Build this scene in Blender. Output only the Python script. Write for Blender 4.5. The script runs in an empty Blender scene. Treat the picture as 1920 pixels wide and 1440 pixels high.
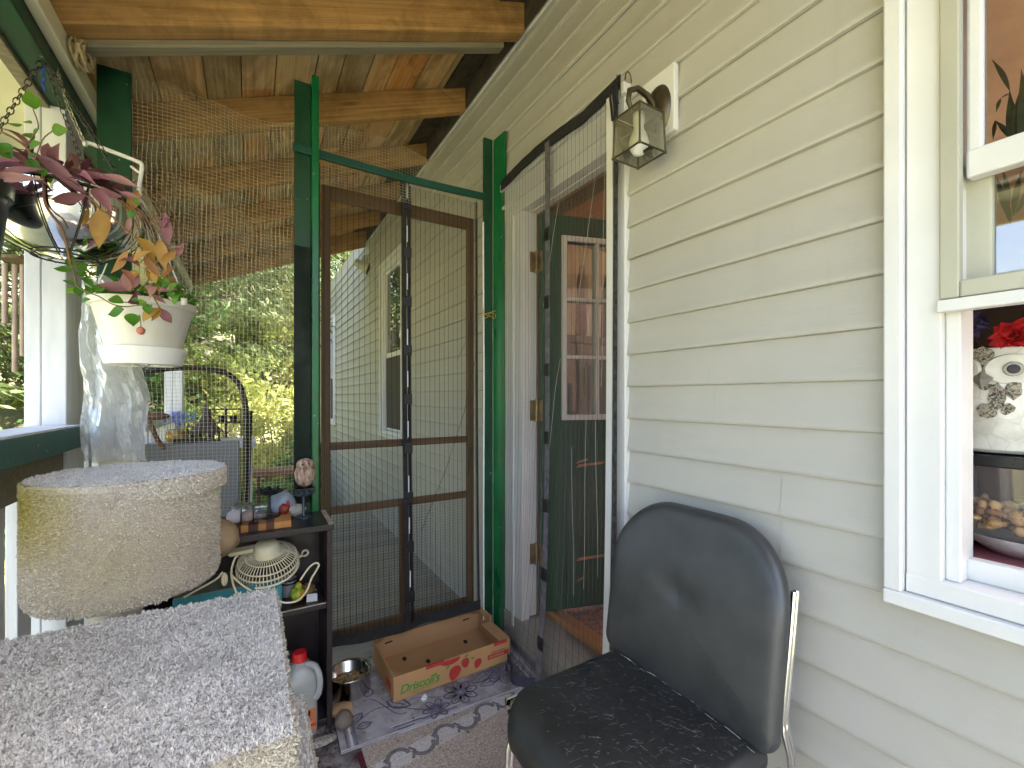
import bpy, bmesh, math, random
import numpy as np
from mathutils import Vector, Matrix, noise
random.seed(7)
rng = np.random.default_rng(7)
R = math.radians
PI = math.pi
S = bpy.context.scene
COL = S.collection

# ------------------------------------------------------------------ survey of the place
# camera stands on the porch 1.05 m off the siding (x = 0), 1.155 m over the deck (z = 0)
CAM = (-1.05, 0.0, 1.155)
YAW = math.atan(491 / 826.0)
SN, CS = math.sin(YAW), math.cos(YAW)

def at(u, v, x=None, y=None, z=None, t=None):
    """world point seen at (u, v) on the 1920 px photo, on the plane x / y / z = const or at depth t"""
    a = (u - 960) / 826.0
    b = (744 - v) / 826.0
    D = (SN + a * CS, CS - a * SN, b)
    if x is not None: t = (x - CAM[0]) / D[0]
    elif y is not None: t = (y - CAM[1]) / D[1]
    elif z is not None: t = (z - CAM[2]) / D[2]
    return Vector((CAM[0] + D[0] * t, CAM[1] + D[1] * t, CAM[2] + D[2] * t))

# ------------------------------------------------------------------ mesh helpers
class MB:
    def __init__(self, M=None):
        self.v = []; self.f = []; self.mi = []; self.M = M; self.cur = 0
    def add(self, vs, fs, mi=None):
        n = len(self.v)
        for p in vs:
            p = Vector(p)
            if self.M is not None: p = self.M @ p
            self.v.append(p)
        for q in fs:
            self.f.append(tuple(i + n for i in q)); self.mi.append(self.cur if mi is None else mi)
        return self
    def box(self, a, b, mi=None, T=None):
        x0, x1 = sorted((a[0], b[0])); y0, y1 = sorted((a[1], b[1])); z0, z1 = sorted((a[2], b[2]))
        vs = [Vector(p) for p in ((x0,y0,z0),(x1,y0,z0),(x1,y1,z0),(x0,y1,z0),(x0,y0,z1),(x1,y0,z1),(x1,y1,z1),(x0,y1,z1))]
        if T is not None: vs = [T @ p for p in vs]
        return self.add(vs, [(3,2,1,0),(4,5,6,7),(0,1,5,4),(1,2,6,5),(2,3,7,6),(3,0,4,7)], mi)
    def cbox(self, c, s, mi=None, rot=None):
        T = Matrix.Translation(Vector(c))
        if rot is not None: T = T @ rot.to_4x4()
        h = Vector(s) / 2
        return self.box(-h, h, mi, T)
    def tube(self, path, r, seg=8, mi=None, cap=True, closed=False):
        P = [Vector(p) for p in path]; n = len(P)
        rs = r if isinstance(r, (list, tuple)) else [r] * n
        vs = []; fs = []; up = None
        for i in range(n):
            if closed: d = P[(i + 1) % n] - P[i - 1]
            else: d = P[min(i + 1, n - 1)] - P[max(i - 1, 0)]
            if d.length < 1e-9: d = Vector((0, 0, 1))
            d.normalize()
            if up is None:
                up = Vector((0, 0, 1)) if abs(d.z) < .9 else Vector((1, 0, 0))
            e1 = d.cross(up)
            if e1.length < 1e-6: e1 = d.orthogonal()
            e1.normalize(); e2 = e1.cross(d); up = e2
            for k in range(seg):
                a = 2 * PI * k / seg
                vs.append(P[i] + (e1 * math.cos(a) + e2 * math.sin(a)) * rs[i])
        m = n if closed else n - 1
        for i in range(m):
            j = (i + 1) % n
            for k in range(seg):
                l = (k + 1) % seg
                fs.append((i*seg+k, i*seg+l, j*seg+l, j*seg+k))
        if cap and not closed:
            fs.append(tuple(range(seg))[::-1]); fs.append(tuple((n-1)*seg + k for k in range(seg)))
        return self.add(vs, fs, mi)
    def lathe(self, prof, c=(0,0,0), seg=32, mi=None, T=None, cap=False):
        vs = []; fs = []; n = len(prof); c = Vector(c)
        for (r, z) in prof:
            for k in range(seg):
                a = 2 * PI * k / seg
                p = Vector((r * math.cos(a), r * math.sin(a), z))
                if T is not None: p = T @ p
                vs.append(p + c)
        for i in range(n - 1):
            for k in range(seg):
                l = (k + 1) % seg
                fs.append((i*seg+k, i*seg+l, (i+1)*seg+l, (i+1)*seg+k))
        if cap:
            fs.append(tuple(range(seg))[::-1]); fs.append(tuple((n-1)*seg + k for k in range(seg)))
        return self.add(vs, fs, mi)
    def loft(self, loops, mi=None, cap=True):
        n = len(loops[0]); vs = [p for l in loops for p in l]; fs = []
        for i in range(len(loops) - 1):
            for k in range(n):
                l = (k + 1) % n
                fs.append((i*n+k, i*n+l, (i+1)*n+l, (i+1)*n+k))
        if cap:
            fs.append(tuple(range(n))[::-1]); fs.append(tuple((len(loops)-1)*n + k for k in range(n)))
        return self.add(vs, fs, mi)
    def grid(self, fn, nu, nv, mi=None):
        vs = [fn(i / nu, j / nv) for j in range(nv + 1) for i in range(nu + 1)]
        fs = [(j*(nu+1)+i, j*(nu+1)+i+1, (j+1)*(nu+1)+i+1, (j+1)*(nu+1)+i) for j in range(nv) for i in range(nu)]
        return self.add(vs, fs, mi)
    def blob(self, c, r, seed=0, amp=.12, freq=2.0, seg=20, rings=12, rot=None, mi=None):
        c = Vector(c); r = Vector(r) if hasattr(r, '__len__') else Vector((r, r, r))
        vs = []; fs = []
        for j in range(rings + 1):
            th = PI * j / rings
            for k in range(seg):
                ph = 2 * PI * k / seg
                d = Vector((math.sin(th)*math.cos(ph), math.sin(th)*math.sin(ph), math.cos(th)))
                q = 1 + amp * noise.noise(d * freq + Vector((seed*3.1, seed*1.7, seed)))
                p = Vector((d.x*r.x, d.y*r.y, d.z*r.z)) * q
                if rot is not None: p = rot @ p
                vs.append(c + p)
        for j in range(rings):
            for k in range(seg):
                l = (k + 1) % seg
                fs.append((j*seg+k, (j+1)*seg+k, (j+1)*seg+l, j*seg+l))
        return self.add(vs, fs, mi)
    def ribbon(self, path, w, up=(0,0,1), mi=None, closed=False):
        P = [Vector(p) for p in path]; up = Vector(up); n = len(P); vs = []; fs = []
        for i in range(n):
            d = (P[(i+1) % n] - P[i-1]) if closed else (P[min(i+1, n-1)] - P[max(i-1, 0)])
            s = d.cross(up)
            s = s.normalized() * w / 2 if s.length > 1e-9 else Vector((w/2, 0, 0))
            vs += [P[i] - s, P[i] + s]
        for i in range(n if closed else n - 1):
            j = (i + 1) % n
            fs.append((2*i, 2*i+1, 2*j+1, 2*j))
        return self.add(vs, fs, mi)
    def build(self, name, m, parent=None, smooth=False, bevel=0, kind=None, label=None, subsurf=0, bseg=2):
        base = Vector((0, 0, 0))
        if parent is not None:
            q = parent
            while q.parent: q = q.parent
            base = q.location
        me = bpy.data.meshes.new(name)
        me.from_pydata([tuple(p - base) for p in self.v], [], self.f)
        ms = m if isinstance(m, (list, tuple)) else [m]
        for k in ms: me.materials.append(k)
        if len(ms) > 1: me.polygons.foreach_set('material_index', self.mi)
        if smooth:
            me.polygons.foreach_set('use_smooth', [True] * len(me.polygons))
        me.validate(); me.update()
        o = bpy.data.objects.new(name, me); COL.objects.link(o)
        if parent is not None: o.parent = parent
        if smooth and smooth != 'all':
            try: me.set_sharp_from_angle(angle=R(40))
            except Exception: pass
        if bevel:
            b = o.modifiers.new('bevel', 'BEVEL'); b.width = bevel; b.segments = bseg; b.limit_method = 'ANGLE'
            b.harden_normals = False
        if subsurf:
            b = o.modifiers.new('sub', 'SUBSURF'); b.levels = subsurf; b.render_levels = subsurf
        if kind: o['kind'] = kind
        if label: o['label'] = label
        return o

def thing(name, loc, label, cat, group=None):
    o = bpy.data.objects.new(name, None); COL.objects.link(o); o.location = loc
    o.empty_display_size = .1
    o['label'] = label; o['category'] = cat
    if group: o['group'] = group
    return o

def tag(o, label, cat, group=None):
    o['label'] = label; o['category'] = cat
    if group: o['group'] = group
    return o

def fast_mesh(name, verts, faces4, m, parent=None, kind=None, smooth=False):
    """big quad mesh from numpy arrays (world coordinates)"""
    base = Vector((0, 0, 0))
    if parent is not None:
        q = parent
        while q.parent: q = q.parent
        base = q.location
    verts = np.asarray(verts, dtype=np.float32) - np.array(base, dtype=np.float32)
    faces4 = np.asarray(faces4, dtype=np.int32)
    me = bpy.data.meshes.new(name)
    k = faces4.shape[1]
    me.vertices.add(len(verts)); me.vertices.foreach_set('co', verts.ravel())
    me.loops.add(faces4.size); me.loops.foreach_set('vertex_index', faces4.ravel())
    me.polygons.add(len(faces4))
    me.polygons.foreach_set('loop_start', np.arange(0, faces4.size, k, dtype=np.int32))
    try: me.polygons.foreach_set('loop_total', np.full(len(faces4), k, dtype=np.int32))
    except Exception: pass
    for q in (m if isinstance(m, (list, tuple)) else [m]): me.materials.append(q)
    if smooth: me.polygons.foreach_set('use_smooth', np.ones(len(faces4), dtype=bool))
    me.update(); me.validate()
    o = bpy.data.objects.new(name, me); COL.objects.link(o)
    if parent is not None: o.parent = parent
    if kind: o['kind'] = kind
    return o

# ------------------------------------------------------------------ materials
class NT:
    def __init__(self, name):
        self.m = bpy.data.materials.new(name); self.m.use_nodes = True
        self.t = self.m.node_tree; self.t.nodes.clear()
        self.out = self.n('ShaderNodeOutputMaterial')
    def n(self, ty, **kw):
        q = self.t.nodes.new(ty)
        for k, v in kw.items(): setattr(q, k, v)
        return q
    def l(self, a, b): self.t.links.new(a, b)
    def coord(self, scale=(1,1,1), which='Object', rot=(0,0,0)):
        c = self.n('ShaderNodeTexCoord'); m = self.n('ShaderNodeMapping')
        m.inputs['Scale'].default_value = scale; m.inputs['Rotation'].default_value = rot
        self.l(c.outputs[which], m.inputs[0]); return m.outputs[0]
    def noise(self, vec, scale, detail=4, rough=.55, dist=0):
        q = self.n('ShaderNodeTexNoise'); q.inputs['Scale'].default_value = scale
        q.inputs['Detail'].default_value = detail; q.inputs['Roughness'].default_value = rough
        q.inputs['Distortion'].default_value = dist
        if vec is not None: self.l(vec, q.inputs['Vector'])
        return q.outputs[0]
    def ramp(self, fac, stops, interp='LINEAR'):
        q = self.n('ShaderNodeValToRGB'); e = q.color_ramp.elements; q.color_ramp.interpolation = interp
        while len(e) < len(stops): e.new(.5)
        for i, (p, c) in enumerate(stops):
            e[i].position = p
            e[i].color = (c[0], c[1], c[2], 1) if hasattr(c, '__len__') else (c, c, c, 1)
        self.l(fac, q.inputs[0]); return q.outputs[0]
    def mix(self, fac, a, b, mode='MIX'):
        q = self.n('ShaderNodeMix', data_type='RGBA', blend_type=mode)
        if isinstance(fac, (int, float)): q.inputs[0].default_value = fac
        else: self.l(fac, q.inputs[0])
        for s, c in ((6, a), (7, b)):
            if hasattr(c, '__len__'): q.inputs[s].default_value = (c[0], c[1], c[2], 1)
            else: self.l(c, q.inputs[s])
        return q.outputs[2]
    def math(self, op, a, b=None, c=None):
        q = self.n('ShaderNodeMath', operation=op)
        for i, s in enumerate((a, b, c)):
            if s is None: continue
            if isinstance(s, (int, float)): q.inputs[i].default_value = s
            else: self.l(s, q.inputs[i])
        return q.outputs[0]
    def bump(self, h, strength=.3, dist=.002):
        q = self.n('ShaderNodeBump'); q.inputs['Strength'].default_value = strength
        q.inputs['Distance'].default_value = dist; self.l(h, q.inputs['Height']); return q.outputs[0]
    def bsdf(self, col, rough=.6, metal=0, bump=None, spec=.5, trans=0, sheen=0, coat=0, ior=1.45, sss=0):
        q = self.n('ShaderNodeBsdfPrincipled')
        def put(k, v):
            if hasattr(v, '__len__'): q.inputs[k].default_value = (v[0], v[1], v[2], 1)
            elif isinstance(v, (int, float)): q.inputs[k].default_value = v
            else: self.l(v, q.inputs[k])
        put('Base Color', col); put('Roughness', rough); put('Metallic', metal)
        q.inputs['Specular IOR Level'].default_value = spec; q.inputs['IOR'].default_value = ior
        if trans: q.inputs['Transmission Weight'].default_value = trans
        if sheen: q.inputs['Sheen Weight'].default_value = sheen
        if coat: q.inputs['Coat Weight'].default_value = coat
        if bump is not None: self.l(bump, q.inputs['Normal'])
        return q.outputs[0]
    def done(self, sh): self.l(sh, self.out.inputs[0]); return self.m

def sc(c, k): return (c[0]*k, c[1]*k, c[2]*k)

def plain(name, col, rough=.6, var=.12, scale=9, bump=.15, bscale=80, metal=0, stretch=(1,1,1), col2=None, spec=.5, sheen=0, coat=0, dist=.001):
    N = NT(name); v = N.coord(stretch)
    a = N.noise(v, scale, 5)
    c2 = col2 if col2 else sc(col, 1 - var)
    c1 = col if col2 else sc(col, 1 + var)
    c = N.ramp(a, [(.32, c2), (.68, c1)])
    r = N.ramp(N.noise(v, scale * 2.3, 3), [(.3, max(rough - .1, .03)), (.7, min(rough + .1, 1))])
    b = N.bump(N.noise(v, bscale, 3), bump, dist)
    return N.done(N.bsdf(c, r, metal, b, spec, sheen=sheen, coat=coat))

def wood(name, c1, c2, axis='y', rough=.65, knots=True, island=None, grey=None, bump=.25, stain=False, tilt=0):
    """timber with grain along one axis; island = list of tints picked per loose board"""
    N = NT(name)
    st = {'x': (.9, 14, 14), 'y': (14, .9, 14), 'z': (14, 14, .9)}[axis]
    def co(s_):
        if not tilt: return N.coord(s_)
        m2 = N.n('ShaderNodeMapping'); m2.inputs['Scale'].default_value = s_; N.l(N.coord((1,1,1), rot=(0, tilt, 0)), m2.inputs[0]); return m2.outputs[0]
    v = co(tuple(q * (2.2 if q > 5 else .8) for q in st))
    g = N.noise(v, 3.0, 6, .65, .25)
    c = N.ramp(g, [(.3, c1), (.7, c2)])
    if island:
        gi = N.n('ShaderNodeNewGeometry').outputs['Random Per Island']
        k = N.ramp(gi, [(i / max(len(island), 1), q) for i, q in enumerate(island)], 'CONSTANT')
        c = N.mix(.75, c, k, 'MULTIPLY')
    w = N.coord((1, 1, 1))
    big = N.ramp(N.noise(w, 3.2, 5, .6, .5), [(.42, 0.0), (.66, 1.0)])
    if grey: c = N.mix(N.math('MULTIPLY', big, .7), c, grey)
    if stain:
        sv = N.noise(N.coord((2.6, .8, 2.6)), 2.6, 6, .68, .8)
        c = N.mix(N.ramp(sv, [(.46, 0.0), (.60, stain)]), c, sc(c1, .30))
        c = N.mix(N.ramp(N.noise(N.coord((3, 1.1, 3), rot=(.3, .2, .1)), 3.1, 6, .7, .6), [(.54, 0.0), (.68, stain * .85)]), c, (.60, .52, .34) if stain > .5 else sc(c2, 1.25))
    if knots:
        vo = N.n('ShaderNodeTexVoronoi'); vo.inputs['Scale'].default_value = 3.1
        ks = {'x': (.35, 1.7, 1.7), 'y': (1.7, .35, 1.7), 'z': (1.7, 1.7, .35)}[axis]
        N.l(co(ks), vo.inputs['Vector'])
        c = N.mix(N.ramp(vo.outputs['Distance'], [(.03, .8), (.085, 0.0)]), c, sc(c1, .3))
    b = N.bump(g, bump, .002)
    return N.done(N.bsdf(c, rough, 0, b, .35))

M = {}
def siding_mat():
    N = NT('vinyl_siding')
    v = N.coord((60, 2.2, 60))
    g = N.noise(v, 9, 4, .6)
    w = N.coord((1, 1, 1))
    d = N.noise(w, 1.6, 5, .6)
    c = N.ramp(d, [(.3, (.385, .370, .335)), (.7, (.445, .430, .388))])
    st = N.ramp(N.noise(N.coord((3, .9, 5)), 2.2, 6, .68), [(.50, 0.0), (.72, .55)])
    c = N.mix(st, c, (.37, .355, .31))
    c = N.mix(N.ramp(N.noise(N.coord((9, 9, 1.2)), 3.0, 5, .7), [(.60, 0.0), (.80, .4)]), c, (.33, .32, .27))
    return N.done(N.bsdf(c, .42, 0, N.bump(g, .32, .0012), .45))
M['siding'] = siding_mat()
M['white_paint'] = plain('white_vinyl_trim', (.64, .637, .625), .38, .05, 5, .06, 40)
M['old_white'] = plain('weathered_white_paint', (.70, .71, .76), .55, .0, 6, .25, 30, col2=(.55, .56, .60), stretch=(4, 4, .6))
M['cream'] = plain('cream_painted_board', (.74, .70, .50), .5, .07, 4, .15, 30)
M['green_paint'] = plain('green_gloss_paint', (.004, .115, .035), .30, .25, 14, .25, 45, stretch=(1,1,.3), spec=.5)
M['dark_green'] = plain('dark_green_paint', (.004, .034, .014), .42, .3, 10, .3, 40, stretch=(1,1,.4))
M['rail_green'] = plain('chipped_green_paint', (.015, .10, .07), .5, .0, 12, .4, 26, col2=(.012, .06, .05))
M['door_green'] = plain('door_green_paint', (.006, .052, .023), .45, .22, 7, .15, 40, stretch=(1,1,.25))
M['brown_wood'] = wood('stained_brown_frame', (.085, .047, .02), (.15, .088, .038), 'z', .5)
M['brown_rail'] = wood('stained_brown_cross_rail', (.085, .047, .02), (.15, .088, .038), 'x', .5)
M['rafter'] = wood('rafter_timber', (.24, .125, .042), (.48, .28, .105), 'x', .75, tilt=math.atan(.405), stain=.3)
M['rafter_old'] = wood('grey_batten_timber', (.15, .13, .09), (.26, .23, .165), 'x', .8, tilt=math.atan(.405))
M['planks'] = wood('roof_sheathing_boards', (.42, .25, .10), (.78, .55, .28), 'y', .78,
                   island=[(1,1,1), (.72,.8,.78), (1.0,.62,.30), (.5,.56,.54), (1,.9,.75), (.75,.52,.34), (.85,.95,.9), (1,.70,.36), (.42,.36,.30), (1,.95,.85)], grey=(.50, .42, .26), stain=.52)
M['deck'] = wood('weathered_deck_boards', (.27, .25, .20), (.43, .41, .35), 'x', .85, island=[(1,1,1), (.85,.85,.88), (.95,.92,.85), (.75,.75,.75)], bump=.5)
M['tar'] = plain('tar_paper', (.022, .02, .017), .9, .5, 7, .4, 30)
M['black_band'] = plain('black_webbing', (.014, .013, .014), .8, .3, 40, .5, 300)
M['black_plastic'] = plain('black_plastic', (.012, .012, .014), .35, .2, 10, .1, 60)
M['chrome'] = plain('chrome_tube', (.78, .78, .76), .13, .05, 5, .02, 40, metal=1)
M['steel'] = plain('brushed_steel', (.66, .64, .60), .16, .1, 5, .05, 60, metal=1)
M['wire'] = plain('galvanised_wire', (.46, .42, .31), .5, .15, 20, .1, 90, metal=.25)
M['dark_wire'] = plain('rusty_dark_wire', (.05, .04, .03), .55, .3, 20, .2, 90, metal=.4)
M['brass'] = plain('old_brass', (.30, .23, .10), .4, .3, 20, .2, 60, metal=.9)
M['bronze'] = plain('tarnished_bronze', (.10, .082, .05), .38, .3, 14, .2, 60, metal=.75)
M['white_plastic'] = plain('white_plastic', (.80, .79, .77), .35, .03, 4, .03, 40)
M['cream_plastic'] = plain('yellowed_plastic', (.70, .64, .46), .4, .05, 5, .03, 40)
M['cardboard'] = plain('corrugated_cardboard', (.40, .225, .10), .8, .08, 7, .2, 50, stretch=(1,1,1))
M['dark_shelf'] = plain('dark_laminate', (.022, .016, .018), .38, .4, 9, .15, 40, stretch=(.3, 1, 1))
M['red_print'] = plain('red_print', (.38, .035, .03), .6, .08, 20, .05, 60)
M['green_print'] = plain('green_print', (.06, .24, .04), .6, .1, 20, .05, 60)
M['red_plastic'] = plain('red_plastic', (.62, .015, .02), .3, .05, 6, .03, 40)
M['interior_wall'] = plain('peach_plaster', (.62, .455, .36), .75, .10, 5, 1.0, 70, dist=.006)
M['interior_ceiling'] = wood('interior_ceiling_boards', (.20, .09, .04), (.30, .15, .07), 'y', .6)
M['threshold'] = wood('orange_threshold_timber', (.36, .14, .035), (.50, .22, .07), 'y', .45)
M['sill_grey'] = wood('grey_sill_timber', (.24, .21, .18), (.36, .33, .29), 'y', .75)
M['bark'] = plain('bark', (.10, .075, .05), .9, .35, 6, .8, 18, stretch=(1,1,.2), dist=.02)
M['soil'] = plain('soil', (.04, .028, .018), .95, .3, 20, .6, 60)

def chipped(name, col, rough):
    N = NT(name); v = N.coord((1,1,1)); n = N.noise(N.coord((1,1,.35)), 13, 5, .6)
    c = N.ramp(n, [(.3, sc(col, .6)), (.7, sc(col, 1.3))])
    ch_ = N.noise(v, 46, 5, .7); big = N.noise(v, 4.5, 3, .6)
    k = N.ramp(N.math('ADD', ch_, N.math('MULTIPLY', big, .35)), [(.865, 0.0), (.88, .85)])
    c = N.mix(k, c, (.40, .42, .36))
    return N.done(N.bsdf(c, N.ramp(n, [(.3, rough - .08), (.7, rough + .12)]), 0, N.bump(N.math('ADD', n, N.math('MULTIPLY', k, -.6)), .35, .003), .5))
M['green_paint'] = chipped('green_gloss_paint_chipped', (.004, .115, .035), .32)
M['dark_green'] = chipped('dark_green_paint_chipped', (.005, .046, .019), .45)
M['rail_green'] = chipped('rail_green_paint_chipped', (.012, .085, .06), .5)
def leaf_mat(name, cols, trans=.35, rough=.5):
    N = NT(name)
    gi = N.n('ShaderNodeNewGeometry').outputs['Random Per Island']
    c = N.ramp(gi, [(i / max(len(cols) - 1, 1), q) for i, q in enumerate(cols)])
    nz = N.noise(N.coord((1,1,1)), 22, 3)
    c = N.mix(N.ramp(nz, [(.35, 0.0), (.7, .45)]), c, sc(cols[-1], .6))
    d = N.bsdf(c, rough, 0, None, .35)
    t = N.n('ShaderNodeBsdfTranslucent'); N.l(c, t.inputs[0])
    x = N.n('ShaderNodeMixShader'); x.inputs[0].default_value = trans
    N.l(d, x.inputs[1]); N.l(t.outputs[0], x.inputs[2])
    return N.done(x.outputs[0])
M['purple_leaf'] = leaf_mat('purple_leaves', [(.24, .08, .11), (.40, .18, .20), (.15, .045, .08), (.50, .27, .24), (.32, .13, .15)], .3)
M['orange_leaf'] = leaf_mat('orange_leaves', [(.42, .17, .06), (.40, .20, .08), (.46, .28, .05), (.32, .12, .09)], .35)
M['green_leaf'] = leaf_mat('green_leaves', [(.10, .26, .02), (.06, .18, .02), (.17, .34, .03), (.05, .14, .02)], .4)
M['conifer'] = leaf_mat('conifer_foliage', [(.075, .12, .035), (.12, .165, .05), (.16, .18, .075), (.06, .095, .03)], .4)
M['broadleaf'] = leaf_mat('broadleaf_foliage', [(.17, .25, .05), (.25, .31, .07), (.13, .20, .04), (.31, .34, .10)], .5)
M['bush'] = leaf_mat('bush_foliage', [(.09, .22, .07), (.13, .27, .07), (.20, .30, .06), (.07, .17, .06)], .5)
M['yellow_bush'] = leaf_mat('yellow_bush_foliage', [(.32, .36, .08), (.38, .40, .13), (.26, .31, .07), (.34, .31, .09)], .5)

def net_mat(name, axis, pitch, base, line, col=(.03, .028, .028), width=.09, cross=None):
    """fine fabric net: see-through between black threads, with a heavier thread every `pitch` metres"""
    N = NT(name)
    c = N.n('ShaderNodeTexCoord').outputs['UV']
    s = N.n('ShaderNodeSeparateXYZ'); N.l(c, s.inputs[0])
    f = N.math('FRACT', N.math('DIVIDE', s.outputs[0], pitch))
    ln = N.math('LESS_THAN', f, width)
    fac = N.math('ADD', N.math('MULTIPLY', ln, line - base), base)
    tr = N.n('ShaderNodeBsdfTransparent')
    d = N.bsdf(col, .8, 0, None, .2)
    x = N.n('ShaderNodeMixShader'); N.l(fac, x.inputs[0]); N.l(tr.outputs[0], x.inputs[1]); N.l(d, x.inputs[2])
    return N.done(x.outputs[0])
M['net'] = net_mat('black_fly_net', 'x', .0223, .20, .88)
M['wall_net'] = net_mat('grey_fly_net', 'x', .0223, .26, .78, (.09, .08, .078), .08)

def glass_mat(name, tint=(1,1,1), f0=.06, rough=.02, diff=0.0, dcol=(.7,.75,.7)):
    N = NT(name)
    tr = N.n('ShaderNodeBsdfTransparent'); tr.inputs[0].default_value = (*tint, 1)
    gl = N.n('ShaderNodeBsdfGlossy'); gl.inputs['Roughness'].default_value = rough
    fr = N.n('ShaderNodeFresnel'); fr.inputs[0].default_value = 1.5
    k = N.math('MINIMUM', N.math('ADD', fr.outputs[0], f0), 1.0)
    x = N.n('ShaderNodeMixShader'); N.l(k, x.inputs[0]); N.l(tr.outputs[0], x.inputs[1]); N.l(gl.outputs[0], x.inputs[2])
    o = x.outputs[0]
    if diff:
        d = N.n('ShaderNodeBsdfDiffuse'); d.inputs[0].default_value = (*dcol, 1)
        y = N.n('ShaderNodeMixShader'); y.inputs[0].default_value = diff
        N.l(o, y.inputs[1]); N.l(d.outputs[0], y.inputs[2]); o = y.outputs[0]
    return N.done(o)
M['pane'] = glass_mat('window_glass', (.92, .95, .92), .05)
M['dark_pane'] = glass_mat('old_window_glass', (.75, .78, .72), .16, .015)
M['clear'] = glass_mat('clear_plastic', (.93, .93, .92), .03, .05, .06, (.8, .8, .8))
M['milky'] = glass_mat('milky_plastic', (.80, .85, .86), .04, .25, .45, (.62, .66, .68))
M['glassware'] = glass_mat('pressed_glass', (.80, .90, .88), .10, .05, .12, (.6, .75, .72))

def carpet_mat(name, c1, c2, c3, scale=40):
    N = NT(name)
    gi = N.n('ShaderNodeNewGeometry').outputs['Random Per Island']
    c = N.ramp(gi, [(0, c1), (.5, c2), (1, c3)])
    big = N.noise(N.coord((1,1,1)), 7, 4)
    c = N.mix(N.ramp(big, [(.35, 0.0), (.75, .55)]), c, sc(c1, .62))
    return N.done(N.bsdf(c, .95, 0, None, .1, sheen=.2))
M['shag'] = carpet_mat('grey_shag_pile', (.60, .57, .535), (.69, .66, .625), (.76, .735, .70))
M['shag_base'] = plain('shag_backing', (.50, .47, .46), .95, .2, 20, .4, 80)

def drum_mat():
    N = NT('stained_beige_pile')
    gi = N.n('ShaderNodeNewGeometry').outputs['Random Per Island']
    c = N.ramp(gi, [(0, (.52, .46, .37)), (.5, (.66, .60, .51)), (1, (.76, .71, .63))])
    co = N.n('ShaderNodeTexCoord').outputs['Object']
    def spot(p, r0, r1, amt):
        q = N.n('ShaderNodeVectorMath', operation='DISTANCE'); N.l(co, q.inputs[0]); q.inputs[1].default_value = p
        d = N.math('ADD', q.outputs['Value'], N.math('MULTIPLY', N.noise(co, 9, 4), .09))
        return N.ramp(d, [(r0, amt), (r1, 0.0)])
    c = N.mix(spot((-.165, .13, .93), .06, .18, .85), c, (.50, .43, .08))
    c = N.mix(spot((-.02, .05, .80), .06, .17, .32), c, (.42, .37, .16))
    c = N.mix(spot((.13, .13, .78), .07, .24, .35), c, (.40, .31, .20))
    return N.done(N.bsdf(c, .95, 0, None, .1, sheen=.15))
M['drum'] = drum_mat()
# ================================================================== SETTING: ground
def hill(x, y):
    z = -.55
    d = max(0.0, y - 9.0)
    z += 9.0 * (1 - math.exp(-(d / 15.0) ** 1.4)) + .05 * d
    l = max(0.0, -x - 9.0)
    z += 3.5 * (1 - math.exp(-(l / 16.0) ** 1.6))
    z += .10 * noise.noise(Vector((x * .35, y * .35, 0))) + .03 * noise.noise(Vector((x * 1.3, y * 1.3, 3)))
    return z
def ground():
    xs = sorted(set([round(-70 + 10*i, 2) for i in range(5)] + [round(-26 + .8*i, 2) for i in range(50)] + [14+10*i for i in range(7)]))
    ys = sorted(set([round(-60 + 10*i, 2) for i in range(5)] + [round(-14 + .8*i, 2) for i in range(75)] + [47+10*i for i in range(7)]))
    b = MB(); nx = len(xs)
    vs = [(x, y, hill(x, y)) for y in ys for x in xs]
    fs = [(j*nx+i, j*nx+i+1, (j+1)*nx+i+1, (j+1)*nx+i) for j in range(len(ys)-1) for i in range(nx-1)]
    b.add(vs, fs)
    N = NT('lawn'); w = N.coord((1,1,1))
    c = N.ramp(N.noise(w, .8, 6, .65), [(.3, (.20, .21, .10)), (.55, (.33, .32, .18)), (.75, (.27, .24, .17))])
    c = N.mix(.5, c, N.ramp(N.noise(w, 30, 4, .7), [(.3, (.12, .13, .06)), (.7, (.35, .34, .20))]))
    m = N.done(N.bsdf(c, .95, 0, N.bump(N.noise(w, 25, 4, .7), .8, .06), .1))
    b.build('ground', m, smooth='all', kind='structure')
ground()

# deck boards run across the porch; one structure
def deck():
    b = MB(); y = -2.0
    while y < 4.62:
        w = .138
        b.box((-1.68, y, -.038 + random.uniform(-.0015, .0015)), (.0, min(y + w, 4.64), random.uniform(-.001, .001)))
        y += w + .005
    b.box((-1.66, -1.98, -.25), (-.02, 4.6, -.05))
    b.build('deck', M['deck'], kind='structure', bevel=.002)
deck()

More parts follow.
